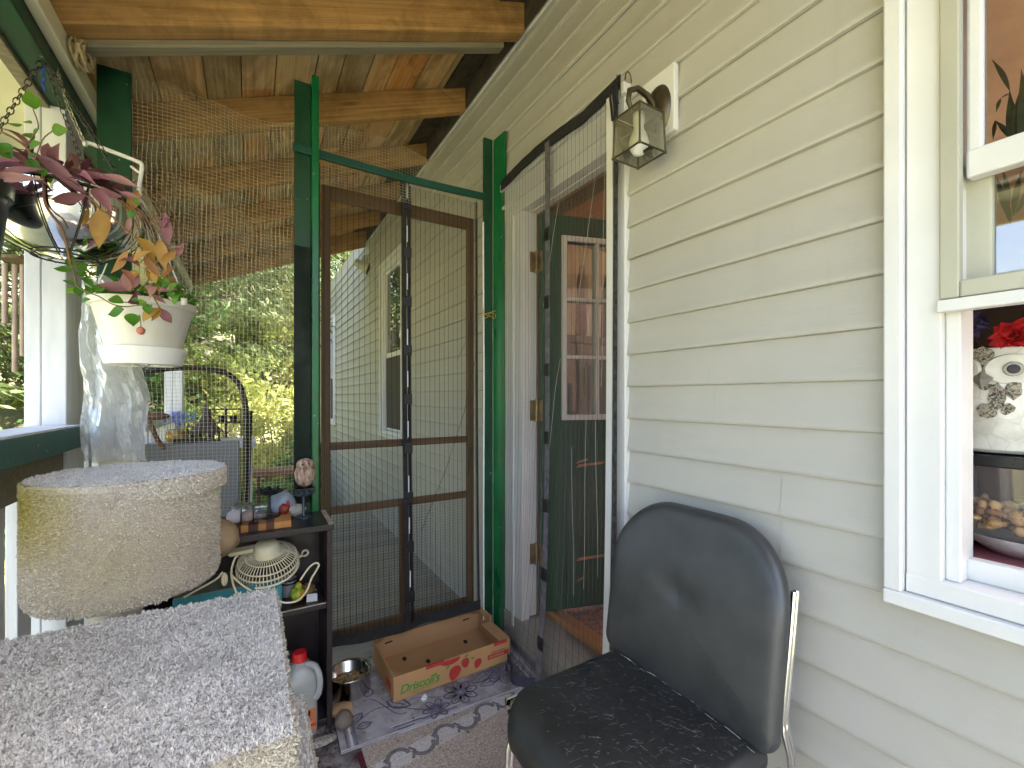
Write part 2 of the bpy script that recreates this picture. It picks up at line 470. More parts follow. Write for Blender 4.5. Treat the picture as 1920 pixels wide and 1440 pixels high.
# ================================================================== THE HOUSE
house = thing('house', (0, 2, 0), 'house side clad in pale beige lap siding under the porch roof', 'house')
E0 = 1.1865; EX = .1015                      # butt height of one course, exposure
OPEN = [  # y0, y1, z0, z1 openings in the siding
    (1.05, 1.68, .10, 2.02),                 # house door
    (-.62, .325, .805, 2.32),                # near window
    (3.42, 4.06, .83, 2.32),                 # far window
    (6.70, 7.26, .78, 2.30),                 # farthest window
]
SEAM = {-5: .12, -4: .86, -2: .55, -1: .905, 1: .60, 3: .44, 5: .62, 6: 1.40, 4: 2.6, 2: 3.0, 0: 2.35, -3: 2.8}
def siding():
    b = MB()
    prof = [(.0, -.003), (.0012, -.0125), (.0035, -.0140), (.011, -.0138), (.018, -.0118), (.05, -.0072), (.085, -.0035), (EX, -.002)]
    k0 = int(math.floor((-.55 - E0) / EX)); k1 = int(math.ceil((2.78 - E0) / EX))
    for k in range(k0, k1):
        z0 = E0 + k * EX
        zs = [z0, z0 + EX]
        for o in OPEN:
            for z in (o[2], o[3]):
                if z0 + .002 < z < z0 + EX - .002: zs.append(z)
        zs = sorted(zs)
        for a, c in zip(zs[:-1], zs[1:]):
            mid = (a + c) / 2
            cuts = sorted([o for o in OPEN if o[2] < mid < o[3]])
            sm = SEAM.get(k // 2); segs = []; cur = -3.6
            for o in cuts:
                segs.append((cur, o[0])); cur = o[1]
            segs.append((cur, 8.6))
            segs = [q for (s, e) in segs for q in (((s, sm), (sm, e)) if sm is not None and s < sm < e else ((s, e),))]
            pr = []
            for (h, x) in prof:
                z = z0 + h
                if a - 1e-6 <= z <= c + 1e-6: pr.append((z, x))
            def xi(z):
                h = z - z0
                for (h0, x0), (h1, x1) in zip(prof[:-1], prof[1:]):
                    if h1 > h0 and h0 <= h <= h1: return x0 + (x1 - x0) * (h - h0) / (h1 - h0)
                return -.003
            if not pr or pr[0][0] > a + 1e-4: pr.insert(0, (a, xi(a)))
            if pr[-1][0] < c - 1e-4: pr.append((c, xi(c)))
            for (s, e) in segs:
                ofs = -.0016 if sm is not None and e <= sm else 0.0
                if e - s < .005: continue
                n = max(1, int((e - s) / .6)); 
                L = []
                for i in range(n + 1):
                    y = s + (e - s) * i / n
                    wv = .0009 * noise.noise(Vector((y * 1.7, k * .9, 0)))
                    L.append([(x + wv + ofs, y, z) for (z, x) in pr])
                m = len(pr)
                vs = [p for l in L for p in l]
                fs = [(i*m+j, i*m+j+1, (i+1)*m+j+1, (i+1)*m+j) for i in range(n) for j in range(m-1)]
                b.add(vs, fs)
    o = b.build('wall', M['siding'], house, smooth=True)
    # sheathing behind the siding closes the wall
    b = MB()
    ylist = sorted([-3.6, 8.6] + [q for o_ in OPEN for q in o_[:2]])
    for a, c in zip(ylist[:-1], ylist[1:]):
        mid = (a + c) / 2; hit = [o_ for o_ in OPEN if o_[0] < mid < o_[1]]
        if hit:
            b.box((.004, a, -.6), (.13, c, hit[0][2])); b.box((.004, a, hit[0][3]), (.13, c, 2.9))
        else: b.box((.004, a, -.6), (.13, c, 2.9))
    b.build('wall_core', plain('plywood_sheathing', (.45, .40, .32), .8), house)
siding()

# frieze trim at the head of the wall
b = MB(); b.box((-.022, -3.6, 2.745), (-.002, 4.66, 2.762)); b.box((-.030, -3.6, 2.762), (-.006, 4.66, 2.775))
b.build('frieze_trim', M['white_paint'], house, bevel=.002)
# end walls, rear of the house and roof, with openings added for light
b = MB(); b.box((.13, -3.6, -.6), (2.7, -3.5, 2.9)); b.box((.13, 8.5, -.6), (2.7, 8.6, 2.9))
b.box((2.6, -3.5, -.6), (2.7, .95, 2.9)); b.box((2.6, 2.45, -.6), (2.7, 8.5, 2.9)); b.box((2.6, .95, -.6), (2.7, 2.45, .95)); b.box((2.6, .95, 2.15), (2.7, 2.45, 2.9))  # window-sized rear gap, added out of view to light the room
b.build('outer_wall', M['siding'], house)
b = MB()
LIGHT_GAP = (.3, 2.45, -1.9, -.55)  # unseen roof and ceiling opening, added to bring daylight indoors
b.box((.05, -3.7, 2.9), (LIGHT_GAP[0], 8.7, 2.98)); b.box((LIGHT_GAP[1], -3.7, 2.9), (2.8, 8.7, 2.98))
b.box((LIGHT_GAP[0], -3.7, 2.9), (LIGHT_GAP[1], LIGHT_GAP[2], 2.98)); b.box((LIGHT_GAP[0], LIGHT_GAP[3], 2.9), (LIGHT_GAP[1], 8.7, 2.98))
b.build('roof', M['tar'], house)
# the room behind the wall
b = MB()
b.box((2.5, -2.0, .15), (2.58, .95, 2.5)); b.box((2.5, 2.45, .15), (2.58, 2.7, 2.5)); b.box((2.5, .95, .15), (2.58, 2.45, .95)); b.box((2.5, .95, 2.15), (2.58, 2.45, 2.5)); b.box((.13, -2.0, .15), (2.5, -1.92, 2.5)); b.box((.13, 2.62, .15), (2.5, 2.7, 2.5))  # inner wall leaves the same added rear gap for light
for (a, c) in ((-1.92, -.62), (.325, 1.0), (1.72, 2.62)): b.box((.131, a, .15), (.137, c, 2.4))
b.build('interior_wall', M['interior_wall'], house)
b = MB()
b.box((.137, LIGHT_GAP[3], 2.3), (2.5, .80, 2.36)); b.box((.137, -1.92, 2.3), (LIGHT_GAP[0], LIGHT_GAP[3], 2.36)); b.box((LIGHT_GAP[1], -1.92, 2.3), (2.5, LIGHT_GAP[3], 2.36))
b.build('interior_ceiling', M['interior_wall'], house)
b = MB(); b.box((.137, .80, 2.3), (2.5, 2.62, 2.36))
b.build('interior_ceiling', M['interior_ceiling'], house)
def patterned_carpet():
    N = NT('patterned_red_carpet'); w = N.coord((1,1,1))
    vo = N.n('ShaderNodeTexVoronoi'); vo.inputs['Scale'].default_value = 26; N.l(w, vo.inputs['Vector'])
    c = N.ramp(vo.outputs['Distance'], [(.1, (.36, .05, .08)), (.35, (.42, .17, .13)), (.6, (.16, .11, .08))])
    c = N.mix(N.ramp(N.noise(w, 60, 4), [(.45, 0.0), (.6, .6)]), c, (.38, .28, .19))
    return N.done(N.bsdf(c, .9, 0, None, .15))
b = MB(); b.box((.161, -1.92, .10), (2.5, 2.62, .183)); b.build('interior_floor', patterned_carpet(), house)

# ---- door casing, sill and threshold
b = MB()
b.box((-.024, 1.642, .12), (.02, 1.80, 1.975))             # hinge side casing
b.box((-.024, 1.022, .12), (.02, 1.085, 1.975))            # latch side casing
b.box((-.026, 1.022, 1.975), (.02, 1.80, 2.115)); b.box((-.040, 1.01, 2.115), (.02, 1.81, 2.15))
b.box((-.034, 1.70, .12), (-.024, 1.715, 1.975)); b.box((-.036, 1.022, 2.03), (-.026, 1.80, 2.045))
b.build('door_casing', M['white_paint'], house, bevel=.003)
b = MB(); b.box((.02, 1.642, .18), (.055, 1.68, 1.99)); b.box((.02, 1.05, .18), (.055, 1.085, 1.99)); b.box((.02, 1.085, 1.972), (.055, 1.642, 2.01))
b.build('door_jamb', M['white_paint'], house, bevel=.002)
b = MB(); b.box((.055, 1.634, .18), (.14, 1.68, 1.99)); b.box((.055, 1.05, .18), (.14, 1.093, 1.99)); b.box((.055, 1.093, 1.962), (.14, 1.634, 2.01))
b.build('door_stop', M['brown_wood'], house, bevel=.002)
b = MB(); b.box((-.03, 1.03, .05), (.0995, 1.79, .168)); b.box((-.012, 1.0, -.04), (.10, 1.82, .05))
b.build('door_sill', M['sill_grey'], house, bevel=.003)
b = MB(); b.box((.10, 1.05, .09), (.165, 1.68, .196)); b.build('threshold', M['threshold'], house, bevel=.006)

# ---- the green door, standing open into the room
HX, HY = .052, 1.602
ang = math.atan2(-.287, .958)
DM = Matrix.Translation((HX, HY, 0)) @ Matrix.Rotation(ang, 4, 'Z')     # local x along the leaf, -y faces the porch
DW, D0, D1 = .66, .206, 1.965
wx0, wx1, wz0, wz1 = .118, .566, 1.075, 1.850
b = MB(DM)
b.box((0, 0, D0), (wx0, .036, D1)); b.box((wx1, 0, D0), (DW, .036, D1))
b.box((wx0, 0, D0), (wx1, .036, wz0)); b.box((wx0, 0, wz1), (wx1, .036, D1))
door = b.build('door', M['door_green'], house, bevel=.002)
b = MB(DM); f = .024
b.box((wx0 - f, -.010, wz0 - f), (wx0, .046, wz1 + f)); b.box((wx1, -.010, wz0 - f), (wx1 + f, .046, wz1 + f))
b.box((wx0, -.010, wz0 - f), (wx1, .046, wz0)); b.box((wx0, -.010, wz1), (wx1, .046, wz1 + f))
pw = (wx1 - wx0) / 3; ph = (wz1 - wz0) / 3
for i in (1, 2): b.box((wx0 + pw*i - .008, -.006, wz0), (wx0 + pw*i + .008, .042, wz1))
for i in (1, 2):
    for j in range(3):
        b.box((wx0 + pw*j + (.008 if j else 0), -.0055, wz0 + ph*i - .008), (wx0 + pw*(j+1) - (.008 if j < 2 else 0), .0415, wz0 + ph*i + .008))
b.build('window_frame', M['white_paint'], door, bevel=.002)
b = MB(DM); b.box((wx0, .016, wz0), (wx1, .020, wz1)); b.build('pane', M['pane'], door)
M['scrape'] = plain('bare_wood_scrape', (.30, .15, .07), .8)
for z, s in ((.845, .13), (.862, .05), (.425, .20), (.33, .03)):
    x0 = .165; b = MB(DM)
    vs = [(x0, -.0012, z - .008), (x0 + s, -.0012, z + .004), (x0 + s + .01, -.0012, z + .016), (x0 + .012, -.0012, z + .006)]
    b.add(vs, [(0, 1, 2, 3)]); b.build('scrape_mark', M['scrape'], door)
for z in (1.755, 1.094, .456):
    b = MB(); b.box((.018, 1.636, z - .045), (.052, 1.6415, z + .045)); b.box((.052, 1.597, z - .045), (.0565, 1.636, z + .045))
    b.tube([(.046, 1.630, z - .05), (.046, 1.630, z + .05)], .007, 10)
    b.build('hinge', M['brass'], door, bevel=.001)

def dh_window(y0, y1, z0, z1, near=False):
    """sash window in the siding opening, y0 < y1"""
    b = MB(); d = .027
    b.box((-.040, y0 - .03, z0 - .03), (-.004, y1 + .027, z0 - .004))
    b.box((-.038, y1, z0 - .004), (-.004, y1 + .027, z1 + .004)); b.box((-.038, y0 - .03, z0 - .004), (-.004, y0, z1 + .004))
    b.box((-.040, y0 - .03, z1 + .004), (-.004, y1 + .027, z1 + .03))
    fr = b.build('window', M['white_paint'], house, bevel=.003)
    c = .05
    b = MB()
    b.box((-.022, y1 - c, z0), (.06, y1 - .0015, z1)); b.box((-.022, y0 + .0015, z0), (.06, y0 + c, z1))
    b.box((-.021, y0 + c, z1 - c), (.06, y1 - c, z1 - .0015)); b.box((-.025, y0 + .0015, z0 - .003), (.10, y1 - .0015, z0 + .030))
    b.box((-.006, y1 - c - .02, z0 + .03), (.06, y1 - c, z1 - c)); b.box((-.006, y0 + c, z0 + .03), (.06, y0 + c + .02, z1 - c))
    b.build('frame', M['white_paint'], fr, bevel=.0025)
    return fr
zmr = 1.53
win = dh_window(-.62, .325, .805, 2.32)
yA, yB = -.62 + .05, .275
M['dull_frame'] = plain('grey_metal_frame', (.42, .41, .33), .45, .10, 6, .15, 40, stretch=(1, 1, .4))
b = MB()                                                       # storm frame over the upper half
b.box((-.030, yB - .024, 1.322), (-.010, yB + .002, 2.27)); b.box((-.030, yA, 1.322), (-.010, yA + .024, 2.27))
b.box((-.0305, yA + .024, 1.322), (-.010, yB - .024, 1.350)); b.box((-.0305, yA + .024, 2.24), (-.010, yB - .024, 2.27))
b.build('storm_frame', M['dull_frame'], win, bevel=.003)
b = MB(); b.box((-.034, yA - .002, 1.300), (-.008, yB + .004, 1.3205)); b.build('storm_rail', M['white_paint'], win, bevel=.002)
b = MB()                                                       # upper sash
s = yB - .026
b.box((-.004, s - .020, 1.53), (.02, s, 2.25)); b.box((-.004, yA + .026, 1.53), (.02, yA + .05, 2.25))
b.box((-.008, yA + .026, 1.525), (.02, s, 1.572)); b.box((-.004, yA + .046, 2.21), (.02, s - .02, 2.25))
b.build('upper_sash', M['white_paint'], win, bevel=.004)
b = MB(); b.box((.006, yA + .05, 1.572), (.009, s - .02, 2.21)); b.build('pane', M['pane'], win)
b = MB()                                                       # lower sash, pushed up behind
s2 = yB - .016
b.box((.022, s2 - .036, 1.335), (.046, s2, 1.56)); b.box((.022, yA + .02, 1.335), (.046, yA + .05, 1.56))
b.box((.022, yA + .05, 1.335), (.046, s2 - .036, 1.362))
b.build('lower_sash', M['dull_frame'], win, bevel=.004)
b = MB(); b.box((.032, yA + .05, 1.362), (.035, s2 - .036, 1.56)); b.build('pane', M['dark_pane'], win)
b = MB()                                                       # track on the sill
b.box((.028, yA + .02, .835), (.052, yB - .018, .872)); b.box((.052, yA, .835), (.10, yB - .02, .846))
b.build('sill_track', M['white_paint'], win, bevel=.003)

M['screen'] = plain('insect_screen', (.055, .05, .04), .7, .1, 30, .3, 400)
def far_window(y0, y1, z0, z1, zm):
    w = dh_window(y0, y1, z0, z1)
    a, c = y0 + .07, y1 - .07
    b = MB()
    b.box((.0, a, zm - .02), (.03, c, zm + .02)); b.box((.0, c - .025, zm + .02), (.03, c, z1 - .05)); b.box((.0, a, zm + .02), (.03, a + .025, z1 - .05))
    b.box((.0, a + .025, z1 - .075), (.03, c - .025, z1 - .05))
    b.build('sash', M['white_paint'], w, bevel=.003)
    b = MB(); b.box((.012, a + .025, zm + .02), (.015, c - .025, z1 - .075)); b.build('pane', glass_mat('reflecting_glass', (.12, .13, .11), .35, .01), w)
    b = MB(); b.box((.008, a, z0 + .05), (.012, c, zm - .02)); b.build('insect_screen', M['screen'], w)
    b = MB(); b.box((.004, a, z0 + .03), (.03, c, z0 + .05)); b.build('sash_rail', M['white_paint'], w, bevel=.002)
far_window(3.42, 4.06, .83, 2.32, 1.52)
far_window(6.70, 7.26, .78, 2.30, 1.45)

# ================================================================== PORCH ROOF
RS = .405                                                      # slope
def rz(x): return 2.735 + RS * x                               # underside of rafters
roof = thing('porch_roof', (-.8, 1.5, 2.4), 'sloping timber porch roof with open rafters and plank sheathing', 'porch roof')
th = math.atan(RS)
yrs = [-.23, .375, .98, 1.60, 2.205, 2.815, 3.42, 4.02, 4.60]
for i, y in enumerate(yrs):
    x0, x1 = -1.555, -.035
    b = MB(); h = .135; w = .062 if abs(y - 1.60) < .01 else .046
    b.add([(x0, y, rz(x0)), (x1, y, rz(x1)), (x1, y, rz(x1) + h), (x0, y, rz(x0) + h),
           (x0, y + w, rz(x0)), (x1, y + w, rz(x1)), (x1, y + w, rz(x1) + h), (x0, y + w, rz(x0) + h)],
          [(0,1,2,3), (7,6,5,4), (0,4,5,1), (1,5,6,2), (2,6,7,3), (3,7,4,0)])
    b.build('rafter', M['rafter'], roof, bevel=.004)
# grey batten nailed beside the nearest full rafter
b = MB(); y = 1.60 + .065; x0, x1 = -1.47, -.10
b.add([(x0, y, rz(x0) - .018), (x1, y, rz(x1) - .018), (x1, y, rz(x1) + .05), (x0, y, rz(x0) + .05),
       (x0, y + .045, rz(x0) - .018), (x1, y + .045, rz(x1) - .018), (x1, y + .045, rz(x1) + .05), (x0, y + .045, rz(x0) + .05)],
      [(0,1,2,3), (7,6,5,4), (0,4,5,1), (1,5,6,2), (2,6,7,3), (3,7,4,0)])
b.build('batten', M['rafter_old'], roof, bevel=.004)
# plank sheathing, boards run along the porch
b = MB(); x = -1.86
while x < -.17:
    w = random.choice((.105, .12, .12, .135, .15))
    x2 = min(x + w, -.16); y = -.35
    while y < 4.70:
        L = random.uniform(1.4, 3.2); y2 = min(y + L, 4.72)
        dz = random.uniform(-.002, .002)
        lo = [(x + .002, y, rz(x) + .136 + dz), (x2 - .002, y, rz(x2) + .136 + dz), (x2 - .002, y2 - .002, rz(x2) + .136 + dz), (x + .002, y2 - .002, rz(x) + .136 + dz)]
        hi = [(p[0], p[1], p[2] + .02) for p in lo]
        b.add(lo + hi, [(0,1,2,3), (7,6,5,4), (0,4,5,1), (1,5,6,2), (2,6,7,3), (3,7,4,0)])
        y = y2
    x = x2
b.build('sheathing', M['planks'], roof)
b = MB(); rr = random.Random(9)
for (u, v) in ((326, 90), (346, 88), (372, 90), (548, 88), (640, 92), (470, 94), (700, 90), (180, 96)):
    p = at(u, v, y=1.74); p.z = rz(p.x) + .136
    b.tube([p, p + Vector((rr.uniform(-.006, .006), rr.uniform(-.006, .006), -.022))], .0016, 5)
b.build('nail', M['dark_wire'], roof, kind='stuff')
b = MB()
b.add([(-.16, -.35, rz(-.16) + .128), (-.002, -.35, rz(0) + .128), (-.002, 4.72, rz(0) + .128), (-.16, 4.72, rz(-.16) + .128)], [(0, 1, 2, 3)])
b.add([(-.034, -.35, rz(0) - .0), (-.034, 4.72, rz(0)), (-.034, 4.72, rz(0) + .14), (-.034, -.35, rz(0) + .14)], [(0, 1, 2, 3)])
b.add([(-1.90, -.40, rz(-1.9) + .165), (.02, -.40, rz(.02) + .165), (.02, 4.78, rz(.02) + .165), (-1.90, 4.78, rz(-1.9) + .165)], [(0, 1, 2, 3)])
b.build('roofing_felt', plain('dusty_tar_paper', (.085, .065, .042), .9, 0, 16, .6, 40, col2=(.035, .028, .02)), roof)
# outer beam: cream inner fillet, green beam, cream soffit and fascia
zb = 2.03
b = MB(); b.box((-1.503, -.35, 2.075), (-1.475, 4.66, 2.135)); b.build('inner_fillet', M['cream'], roof, bevel=.003)
b = MB(); b.box((-1.565, -.35, zb), (-1.5035, 4.66, 2.16)); b.build('green_beam', M['dark_green'], roof, bevel=.003)
b = MB(); b.box((-1.600, -.35, zb - .012), (-1.5655, 4.66, 2.15)); b.build('dark_beam', M['rafter_old'], roof, bevel=.003)
b = MB(); b.box((-1.85, -.35, zb + .012), (-1.601, 4.66, zb + .03)); b.box((-1.885, -.35, zb - .08), (-1.851, 4.66, 2.16)); b.build('soffit', M['cream'], roof, bevel=.003)
# gable end trim
b = MB(); y = 4.64
b.add([(-1.86, y, rz(-1.86) - .03), (-.03, y, rz(-.03) - .03), (-.03, y, rz(-.03) + .16), (-1.86, y, rz(-1.86) + .16),
       (-1.86, y + .03, rz(-1.86) - .03), (-.03, y + .03, rz(-.03) - .03), (-.03, y + .03, rz(-.03) + .16), (-1.86, y + .03, rz(-1.86) + .16)],
      [(0,1,2,3), (7,6,5,4), (0,4,5,1), (1,5,6,2), (2,6,7,3), (3,7,4,0)])
b.build('end_fascia', M['rafter'], roof, bevel=.003)
# bundle of old rope pushed in behind the beam end
b = MB()
for i in range(9):
    a = i * .7
    c = at(155 + 3*math.sin(i*2.1), 118 + 4*i - 14, x=-1.455)
    pts = [c + Vector((.012*math.sin(q*2*PI/10 + a), .05*math.cos(q*2*PI/10), .03*math.sin(q*2*PI/10) + .006*i)) for q in range(11)]
    b.tube(pts, .004, 6)
tag(b.build('rope_coil', plain('old_rope', (.36, .29, .16), .9, .2, 40, .5, 200)), 'coil of frayed pale rope tucked between beam and roof planks', 'rope')

# ================================================================== POSTS, RAILS
p1 = thing('porch_post', (-1.58, 1.92, 0), 'white painted porch post beside the hanging plastic sheet', 'post', 'white porch posts')
b = MB(); b.box((-1.62, 1.84, -.5), (-1.585, 2.0, 2.03)); b.box((-1.5845, 1.842, -.5), (-1.53, 2.01, 2.03)); b.build('shaft', M['old_white'], p1, bevel=.003)
p2 = thing('porch_post', (-1.56, 4.3, 0), 'white porch post at the far end seen through the wire netting', 'post', 'white porch posts')
b = MB(); b.box((-1.61, 4.22, -.5), (-1.56, 4.33, 2.03)); b.box((-1.559, 4.222, -.5), (-1.50, 4.33, 2.03)); b.build('shaft', M['old_white'], p2, bevel=.003)

rail = thing('porch_railing', (-1.55, .5, 0), 'green capped porch railing with wide white slats behind the cat tree', 'railing')
b = MB(); b.box((-1.60, -2.0, 1.000), (-1.495, 1.838, 1.064)); b.build('top_rail', M['rail_green'], rail, bevel=.003)
b = MB(); b.box((-1.600, -2.0, 1.0645), (-1.497, 1.837, 1.070)); b.build('rail_cap', M['old_white'], rail)
b = MB(); b.box((-1.575, -2.0, .90), (-1.535, 1.838, .998)); b.build('lower_rail', M['rafter_old'], rail, bevel=.003)
y = -1.9
while y < 1.75:
    b = MB(); b.box((-1.600, y, .04), (-1.577, y + .085, .985)); b.build('slat', M['old_white'], rail, bevel=.002)
    y += .155
rail2 = thing('porch_railing', (-1.55, 3, 0), 'white railing with slim white balusters beyond the wire netting', 'railing')
b = MB(); b.box((-1.60, 2.02, .97), (-1.52, 4.21, 1.03)); b.box((-1.575, 2.02, .10), (-1.545, 4.21, .15)); b.build('top_rail', M['old_white'], rail2, bevel=.003)
y = 2.1
while y < 4.2:
    b = MB(); b.box((-1.58, y, .151), (-1.54, y + .035, .969)); b.build('baluster', M['old_white'], rail2)
    y += .115
# ================================================================== SCREEN ENCLOSURE ACROSS THE PORCH
YS = 1.86
lp = thing('screen_post', (-.87, YS, 0), 'tall left green post built from two boards in an L beside the shelf', 'post', 'green posts of the screen doorway')
zt = 2.372
b = MB(); b.box((-.905, YS, 0), (-.848, YS + .018, zt - .01)); b.build('wide_board', M['dark_green'], lp, bevel=.002)
b = MB(); b.box((-.8475, YS - .028, 0), (-.822, YS + .05, zt + .012)); b.build('edge_board', M['green_paint'], lp, bevel=.003)
b = MB()
b.grid(lambda u, v: Vector((-.908 + .058*u, YS - .006 - .004*math.sin(9*v + 3*u), .75 + .98*v)), 4, 14)
b.build('black_wrap', plain('black_tar_wrap', (.003, .010, .006), .55, .4, 8, .5, 30, spec=.25), lp, smooth='all')
rp = thing('screen_post', (-.05, YS, 0), 'right green post, an L-shaped channel standing against the siding', 'post', 'green posts of the screen doorway')
b = MB(); b.box((-.098, YS, 0), (-.052, YS + .016, 2.385)); b.build('wide_board', M['dark_green'], rp, bevel=.002)
b = MB()
b.add([(-.0515, YS - .004, 0), (-.040, YS - .010, 0), (-.017, YS - .07, 0), (-.028, YS - .074, 0), (-.0515, YS - .004, 2.38), (-.040, YS - .010, 2.385), (-.017, YS - .07, 2.40), (-.028, YS - .074, 2.40)],
      [(3,2,1,0), (4,5,6,7), (0,1,5,4), (1,2,6,5), (2,3,7,6), (3,0,4,7)])
b.build('edge_board', M['green_paint'], rp, bevel=.002)
b = MB(); b.tube([(-.10, YS + .0, .1), (-.103, YS - .004, .6), (-.10, YS - .003, 1.2), (-.104, YS - .002, 1.98)], .004, 6); b.build('edge_cord', M['old_white'], rp)
# header bar of the doorway
b = MB(); n = 12
vs = []
for i in range(n + 1):
    u = i / n; x = -.911 + u * (.811); z = 2.098 - .010 * math.sin(PI * u) - .002 * u
    vs += [(x, YS - .020, z - .015), (x, YS - .004, z - .015), (x, YS - .004, z + .015), (x, YS - .020, z + .015)]
fs = []
for i in range(n):
    for k in range(4): fs.append((i*4+k, i*4+(k+1) % 4, (i+1)*4+(k+1) % 4, (i+1)*4+k))
fs += [(3,2,1,0), (n*4, n*4+1, n*4+2, n*4+3)]
b.add(vs, fs)
hb = b.build('header_bar', plain('blue_green_paint', (.006, .055, .040), .4, .2, 12, .2, 40), bevel=.002)
tag(hb, 'thin blue-green bar bridging the two green posts above the screen door', 'bar')
# green board at the outer edge of the netting
gb = thing('netting_board', (-1.42, YS, 0), 'dark green upright board under the beam holding the left edge of the wire netting', 'board')
b = MB(); b.box((-1.466, YS, 1.50), (-1.382, YS + .02, 2.205)); b.build('upper_board', M['dark_green'], gb, bevel=.002)
b = MB(); b.box((-1.462, YS + .003, .0), (-1.360, YS + .018, 1.498)); b.build('lower_board', M['cream'], gb, bevel=.002)

# square-mesh wire netting
def wires(b, fn, nu, nv, r, seg_u, seg_v, keep=None):
    """nu vertical wires and nv horizontal ones over fn(u, v)"""
    for i in range(nu + 1):
        pts = [fn(i / nu, j / seg_v) for j in range(seg_v + 1)]
        b.tube(pts, r, 3, cap=False)
    for j in range(nv + 1):
        pts = [fn(i / seg_u, j / nv) for i in range(seg_u + 1)]
        b.tube(pts, r, 3, cap=False)
nt = thing('wire_netting', (-1.1, YS, .2), 'sagging square mesh wire netting strung between green board and left green post', 'netting')
def ntop(u): return 2.205 + .012 * math.sin(6 * u)
def net1(u, v):
    x = -1.385 + u * .482
    z = .75 + (ntop(u) - .75) * v
    y = YS + .012 + .018 * math.sin(5 * u + 2.5 * v) * math.sin(PI * u) + .05 * (v ** 6) * math.sin(PI * u)
    j = Vector((x * 16, z * 16, 3.0))
    return Vector((x + .004 * math.sin(9 * v) + .0035 * noise.noise(j), y + .006 * noise.noise(j * .6), z + .0035 * noise.noise(j + Vector((7, 3, 1)))))
b = MB(); wires(b, net1, 38, 112, .00062, 20, 48); b.build('mesh', M['wire'], nt)
def net1b(u, v):
    x = -1.37 + u * .465; z = 1.42 + v * (.55 - .22 * u)
    return Vector((x, YS + .045 + .012 * math.sin(4 * u + v), z))
b = MB(); wires(b, net1b, 30, 36, .0005, 8, 10); b.build('second_mesh', M['wire'], nt)
nt2 = thing('wire_netting', (-.45, YS, 2.1), 'fine wire netting patch bulging up above the blue-green header bar', 'netting')
def net2(u, v):
    x = -.822 + u * .80
    top = 2.225 + .035 * math.sin(PI * min(1, u * 1.35)) ** 2 - .03 * u + (.02 if u > .9 else 0)
    z = 1.995 + (top - 1.995) * v
    y = YS + .008 - .02 * math.sin(6 * u) * v + .03 * v * math.sin(PI * u)
    return Vector((x, y, z))
b = MB(); wires(b, net2, 64, 20, .0006, 24, 6); b.build('mesh', M['wire'], nt2)

# ---- brown screen door behind the posts
YD = 1.935
sd = thing('screen_door', (-.47, YD, .12), 'brown wooden screen door with wire mesh standing across the porch', 'screen door')
xs0, xs1, zb0, zt0 = -.80, -.115, .13, 2.02
fw = .030; ft = .022
b = MB(); b.box((xs1 - .034, YD, zb0), (xs1, YD + ft, zt0)); b.build('stile', M['brown_wood'], sd, bevel=.002)
b = MB(); b.box((xs0, YD, zb0), (xs0 + .034, YD + ft, zt0)); b.build('stile', M['brown_wood'], sd, bevel=.002)
ib = (xs0 + .0345, xs1 - .0345)
for z0, z1, nm in ((1.965, 2.02, 'top_rail'), (.935, .966, 'cross_rail'), (.668, .700, 'cross_rail'), (zb0, .185, 'bottom_rail')):
    b = MB(); b.box((ib[0], YD + .001, z0), (ib[1], YD + ft - .001, z1)); b.build(nm, M['brown_rail'], sd, bevel=.002)
b = MB(); b.box((-.478, YD + .001, .1855), (-.447, YD + ft - .001, .6675)); b.build('divider', M['brown_wood'], sd, bevel=.002)
def dmesh(x0, x1, z0, z1, px_, pz_, r, nm='wire_mesh'):
    b = MB(); nu = max(1, round((x1 - x0) / px_)); nv = max(1, round((z1 - z0) / pz_))
    wires(b, lambda u, v: Vector((x0 + (x1-x0)*u, YD + ft + .002, z0 + (z1-z0)*v)), nu, nv, r, 1, 1)
    b.build(nm, M['dark_wire'], sd)
dmesh(ib[0] - .01, ib[1] + .01, .17, .69, .0127, .0127, .0007)
b = MB(); pts = [at(884, 840, y=YD - .01), at(884, 852, y=YD - .02), at(880, 862, y=YD - .02), at(881, 880, y=YD - .02), at(876, 893, y=YD - .02)]
b.tube(pts, .0022, 6); b.build('latch_cord', M['dark_wire'], sd)

# ---- net curtains with black webbing
def uvgrid(name, fn, nu, nv, su, sv, m, parent):
    b = MB(); b.grid(fn, nu, nv)
    o = b.build(name, m, parent, smooth='all')
    uv = o.data.uv_layers.new(name='uv')
    for p in o.data.polygons:
        for li in p.loop_indices:
            vi = o.data.loops[li].vertex_index
            uv.data[li].uv = ((vi % (nu + 1)) / nu * su, (vi // (nu + 1)) / nv * sv)
    return o
def strip(b, fn, u0, u1, n, th=.0015, v0=0.0, v1=1.0):
    """thickened webbing strip along a curtain function"""
    A = []; 
    for i in range(n + 1):
        v = v0 + (v1 - v0) * i / n
        A.append((fn(u0, v), fn(u1, v)))
    off = Vector((-.0008, -.003, 0))
    lo = [(p + off, q + off) for p, q in A]; hi = [(p + off * 2, q + off * 2) for p, q in A]
    vs = []; fs = []
    for (p, q), (r, s) in zip(lo, hi): vs += [p, q, s, r]
    for i in range(n):
        for k in range(4): fs.append((i*4+k, i*4+(k+1) % 4, (i+1)*4+(k+1) % 4, (i+1)*4+k))
    fs += [(3,2,1,0), (n*4, n*4+1, n*4+2, n*4+3)]
    b.add(vs, fs)
YC = 1.905
cu = thing('net_curtain', (-.47, YC, .14), 'black magnetic fly net curtain hanging in front of the brown screen door', 'net curtain', None)
